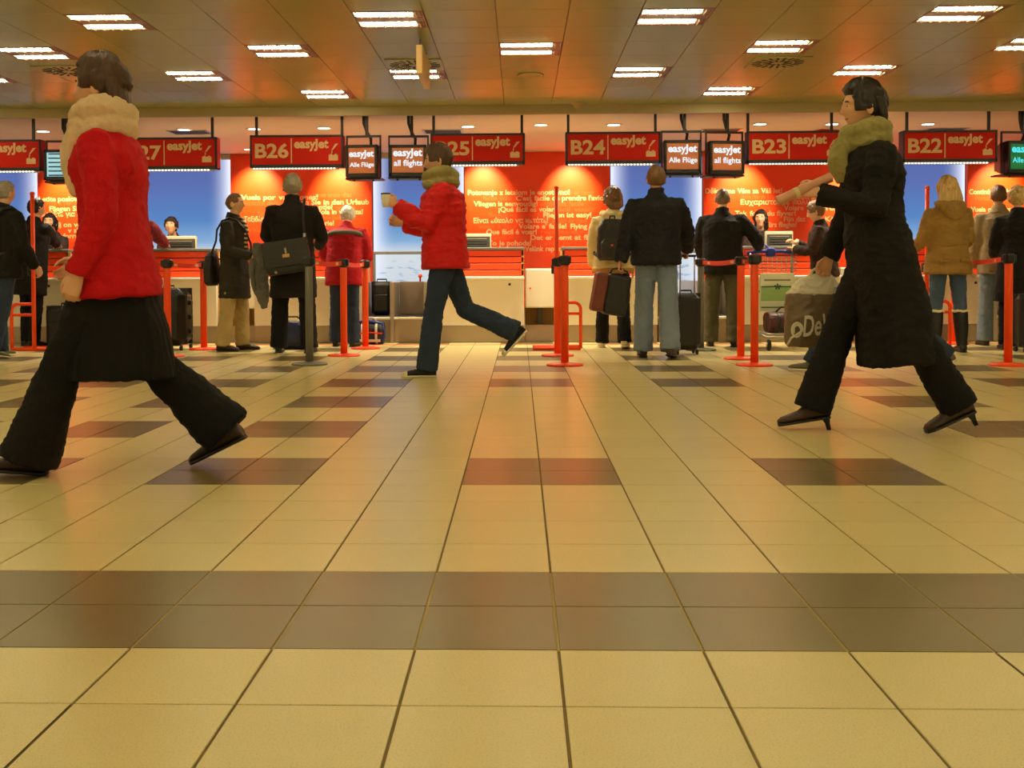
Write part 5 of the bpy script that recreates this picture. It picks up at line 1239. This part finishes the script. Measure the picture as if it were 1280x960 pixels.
# ------------------------------------------------------------------ luggage
def suitcase(x, y, z, w, d, h, rz, label, m, name='suitcase', wheels=True, handle=0.0, tilt=0.0, trim=None, ribs=0):
    t = thing(name, label, 'suitcase', (x, y, z), R(rz)); t.rotation_euler = (R(tilt), 0, R(rz))
    z0 = 0.045 if wheels else 0.0
    b = MB(); b.box(-w / 2, w / 2, -d / 2, d / 2, z0, h, min(w, d) * 0.18); part('shell', remesh(b, max(0.008, h / 60), 2, 0.003, 8), m, t)
    b = MB()
    for q in (-0.22, 0.22): b.box(-w / 2 - 0.004, w / 2 + 0.004, q * d - 0.008, q * d + 0.008, z0 + 0.02, h + 0.004, 0.003)
    part('zip_band', b, trim or M_BLACK, t)
    b = MB(); b.box(-w * 0.36, w * 0.36, -d / 2 - 0.022, -d / 2 + 0.01, z0 + h * 0.12, h * 0.62, 0.012); part('front_pocket', b, m, t)
    b = MB(); b.tube([(-0.06, 0, h - 0.01), (-0.055, 0, h + 0.03), (0.055, 0, h + 0.03), (0.06, 0, h - 0.01)], 0.009, 8); part('grab_handle', b, M_BLACK, t, True)
    for k in range(ribs):
        b = MB(); q = z0 + (k + 1) * (h - z0) / (ribs + 1); b.box(w / 2 - 0.005, w / 2 + 0.03, -0.035, 0.035, q - 0.025, q + 0.025, 0.008); part('catch', b, M_BLACK, t)
    if wheels:
        for sx in (-1, 1):
            for sy in (-1, 1):
                b = MB(); b.lathe([(0.008, -0.012), (0.026, -0.012), (0.028, 0), (0.026, 0.012), (0.008, 0.012)], 14); part('wheel', b, M_BLACK, t, True, (sx * (w / 2 - 0.04), sy * (d / 2 - 0.03), 0.028), (0, math.pi / 2, 0))
    if handle:
        b = MB()
        for sx in (-1, 1): b.tube([(sx * 0.07, d / 2 - 0.03, h - 0.02), (sx * 0.07, d / 2 - 0.03, h + handle)], 0.007, 8)
        part('pull_tube', b, M_STEEL, t, True)
        b = MB(); b.tube([(-0.085, d / 2 - 0.03, h + handle), (0.085, d / 2 - 0.03, h + handle)], 0.013, 10); part('pull_grip', b, M_BLACK, t, True)
    return t
LB = mat('black_luggage', srgb(24, 22, 19), 0.5, var=0.2, bump=0.15); LB2 = mat('black_hard_shell', srgb(20, 19, 17), 0.35, var=0.15)
g = ground(212, 437); suitcase(g.x, g.y, 0, 0.44, 0.40, 0.66, 0, 'large black hard case on wheels by the B27 desk', LB2, wheels=True, ribs=3)
suitcase(CASE.x, CASE.y, 0, 0.27, 0.29, 0.60, 180, 'black wheeled case with raised handle beside the washed jeans', LB, handle=0.37)
ZB = Z(396, D_DESK, 600)
qx = (dx(453) + 0.055 + dx(453) + 0.42 * (dx(535) - dx(453))) / 2; suitcase(qx, D_DESK + 0.33, ZB + 0.012, 0.232, 0.22, 0.40, 0, 'small black case standing on the weighing belt', LB, wheels=False)
g = ground(1290, 440); suitcase(g.x, g.y, 0, 0.32, 0.24, 0.58, 5, 'black trolley case at the feet of the blond person in black', LB)
# hand-held brown and black case
hw = P8['W'](P8['hand', 0]); t = thing('briefcase', 'brown and black soft case hanging from the hand in front of washed jeans', 'bag', hw + Vector((-0.01, -0.025, 0.0)), R(8)); M = Matrix.Rotation(R(10), 4, 'Y')
b = MB(); b.box(-0.09, 0.13, -0.09, 0.09, -0.43, -0.05, 0.02, M); part('body', remesh(b, 0.010, 2, 0.004, 9), LB, t)
b = MB(); b.box(-0.20, -0.085, -0.085, 0.085, -0.42, -0.055, 0.016, M); part('gusset', remesh(b, 0.010, 2, 0.004, 9), mat('brown_gusset', srgb(112, 52, 34), 0.6, var=0.2), t)
b = MB(); b.tube([M @ Vector(p) for p in ((-0.07, 0, -0.06), (-0.055, 0, -0.005), (0.0, 0, 0.012), (0.09, 0, -0.005), (0.105, 0, -0.06))], 0.010, 8); part('handle', b, M_BLACK, t, True)

def duffel(x, y, z, w, d, h, rz, label, m, m2):
    t = thing('duffel_bag', label, 'bag', (x, y, z), R(rz))
    b = MB(); b.loft([[Vector((xx, p.y, p.z)) for p in ell(Vector((0, 0, h / 2)), UY, UZ, d / 2 * k, h / 2 * (0.92 + 0.08 * k), 18, 2.7)] for xx, k in ((-w / 2, 0.8), (-w / 2 + 0.03, 1), (0, 1.03), (w / 2 - 0.03, 1), (w / 2, 0.8))]); soft(b, 0.010, 2, m, 'bag', t, 0.008, 9)
    for q in (-0.25, 0.25):
        b = MB(); b.loft([[Vector((xx, p.y, p.z)) for p in ell(Vector((0, 0, h / 2)), UY, UZ, d / 2 * 1.035, h / 2 * 1.03, 18, 2.7)] for xx in (q * w - 0.014, q * w + 0.014)]); part('webbing', b, m2, t, True)
    b = MB(); b.tube([(-0.25 * w, -0.03, h), (-0.12 * w, -0.05, h + 0.05), (0.12 * w, -0.05, h + 0.05), (0.25 * w, -0.03, h)], 0.010, 8); part('handle', b, m2, t, True)
    b = MB(); b.box(-w * 0.40, w * 0.40, -d / 2 - 0.012, -d / 2 + 0.02, h * 0.12, h * 0.24, 0.004); part('stripe', b, m2, t)
    return t
BLU = mat('blue_nylon', srgb(30, 44, 92), 0.5, var=0.2, bump=0.2); BLU2 = mat('bright_blue_nylon', srgb(34, 50, 150), 0.5, var=0.2); WST = mat('white_trim', srgb(215, 205, 195), 0.5)
g = ground(364, 437); t = duffel(g.x, g.y + 0.12, 0, 0.44, 0.24, 0.30, 0, 'navy blue duffel bag on the floor between black trouser legs', BLU, M_BLACK)
b = MB(); b.box(0.10, 0.16, -0.135, -0.10, 0.12, 0.17, 0.006); part('badge', b, mat('badge_red', srgb(190, 50, 40), 0.5), t)
g = ground(467, 427); t = duffel(g.x + 0.03, D_DESK - 0.21, 0, 0.32, 0.24, 0.26, 0, 'black and bright blue sports bag with white trim below the weighing belt', NYL, WST)
b = MB(); b.tube([(-0.15, -0.13, 0.13), (0, -0.135, 0.14), (0.15, -0.13, 0.13)], 0.008, 8); part('red_piping', b, C_RED2, t, True)
b = MB(); b.tube([(0.15, -0.10, 0.03), (0.172, -0.08, 0.13), (0.15, -0.07, 0.24), (0.0, -0.08, 0.27), (-0.12, -0.08, 0.262)], 0.013, 8); part('blue_piping', b, BLU2, t, True)
q = at(88, 398, 12.3); suitcase(q.x, 12.2, 0, 0.40, 0.25, 0.46, 0, 'dark travel bag standing before the luggage belt at B28', LB, wheels=False)

# ------------------------------------------------------------------ luggage trolley
t = thing('luggage_trolley', 'steel luggage trolley with a blue handle and a white and green advert board', 'trolley', (TX, TY, 0), R(180))
b = MB()
for sx in (-1, 1): b.tube([(sx * 0.20, -0.02, 0.16), (sx * 0.24, 0.75, 0.14)], 0.014, 8); b.tube([(sx * 0.20, -0.02, 0.16), (sx * 0.22, -0.06, 0.60), (sx * 0.23, -0.12, 1.02)], 0.014, 8)
b.tube([(-0.24, 0.75, 0.14), (0.24, 0.75, 0.14)], 0.014, 8); b.tube([(-0.22, -0.06, 0.6), (0.22, -0.06, 0.6)], 0.012, 8)
part('frame', b, M_STEEL, t, True)
for k in range(5):
    b = MB(); b.tube([(-0.21, 0.05 + k * 0.15, 0.165), (0.21, 0.05 + k * 0.15, 0.165)], 0.008, 8); part('deck_bar', b, M_STEEL, t, True)
for k in range(6):
    zz = 0.79 + k * 0.036; b = MB(); b.tube([(-0.22, -0.07, zz), (-0.22, 0.15, zz), (0.22, 0.15, zz), (0.22, -0.07, zz), (-0.22, -0.07, zz)], 0.0045, 6); part('basket_wire', b, M_STEEL, t, True)
for k in range(9):
    xx = -0.2 + k * 0.05; b = MB(); b.tube([(xx, -0.07, 0.97), (xx, -0.07, 0.79), (xx, 0.15, 0.79), (xx, 0.15, 0.97)], 0.004, 6); part('basket_wire', b, M_STEEL, t, True)
b = MB(); b.tube([(-0.26, -0.13, 1.02), (-0.12, -0.15, 1.04), (0.12, -0.15, 1.04), (0.26, -0.13, 1.02)], 0.022, 10); part('handle_bar', b, BLU2, t, True)
b = MB(); b.box(-0.05, 0.05, -0.20, -0.11, 0.98, 1.08, 0.015); b.tube([(-0.02, -0.16, 1.05), (0.06, -0.2, 1.12)], 0.012, 8); part('brake_lever', b, BLU2, t, True)
b = MB(); b.box(-0.185, 0.185, 0.152, 0.172, 0.39, 0.80, 0.006); bd = part('advert_board', b, mat('advert_white', srgb(220, 222, 190), 0.4, var=0.03), t)
b = MB(); b.box(-0.175, 0.175, 0.171, 0.176, 0.50, 0.65, 0.001); part('green_field', b, mat('advert_green', srgb(150, 184, 110), 0.4, var=0.1), bd)
b = MB(); b.box(-0.175, 0.175, 0.175, 0.1785, 0.647, 0.660, 0.001); b.box(-0.175, 0.175, 0.171, 0.1785, 0.425, 0.438, 0.001); part('green_rule', b, mat('advert_dark_green', srgb(48, 104, 50), 0.4), bd)
b = MB()
for k in range(5): b.tube([(0.0, 0.18, 0.655), (0.034 * math.cos(k * 1.257 + 1.57), 0.18, 0.655 + 0.034 * math.sin(k * 1.257 + 1.57))], [0.004, 0.009], 6)
part('leaf_mark', b, MATS['advert_dark_green'], bd, True)
b = MB(); b.box(-0.14, 0.14, 0.171, 0.175, 0.715, 0.735, 0.0006); part('small_print', b, mat('print_grey', srgb(140, 130, 110), 0.5), bd)
for sx in (-1, 1):
    for yy, rr_ in ((0.0, 0.075), (0.72, 0.06)):
        b = MB(); b.lathe([(0.015, -0.018), (rr_ - 0.012, -0.018), (rr_, -0.008), (rr_, 0.008), (rr_ - 0.012, 0.018), (0.015, 0.018)], 20); wl = part('wheel', b, M_BLACK, t, True, (sx * 0.215, yy, rr_), (0, math.pi / 2, 0))
        b = MB(); b.lathe([(0.001, -0.022), (0.03, -0.021), (0.03, 0.021), (0.001, 0.022)], 14); part('hub', b, M_STEEL, wl, True)
    b = MB(); b.tube([(sx * 0.20, -0.02, 0.16), (sx * 0.215, 0.0, 0.08)], 0.012, 8); part('axle_fork', b, M_STEEL, t, True)
duffel(TX + 0.01, TY - 0.40, 0.170, 0.36, 0.34, 0.22, 4, 'maroon bag lying on the luggage trolley', mat('maroon_nylon', srgb(70, 24, 22), 0.5, var=0.2), M_BLACK)
# red notice stand behind the long coat
g = ground(1138, 441); t = thing('notice_stand', 'red printed notice stand beside the person in fur trimmed boots', 'sign', (g.x, g.y + 0.1, 0))
b = MB(); b.box(-0.07, 0.07, -0.012, 0.012, 0.05, 0.74, 0.006); part('panel', b, M_SIGNRED, t)
b = MB(); b.box(-0.13, 0.13, -0.14, 0.14, 0.0, 0.02, 0.006); part('foot', b, M_ORPOST, t)
for k in range(4):
    b = MB(); b.box(-0.05, 0.05 - 0.02 * (k % 2), -0.0145, -0.0115, 0.64 - k * 0.04, 0.652 - k * 0.04, 0.0006); part('printed_line', b, mat('print_dark', srgb(110, 18, 10), 0.5), t)
b = MB(); b.lathe([(0.001, 0), (0.03, 0.0), (0.03, 0.003), (0.001, 0.003)], 16); part('round_mark', b, M_PRINT, t, False, (0, -0.0125, 0.42), (math.pi / 2, 0, 0))

bpy.data.scenes.remove(TMP)
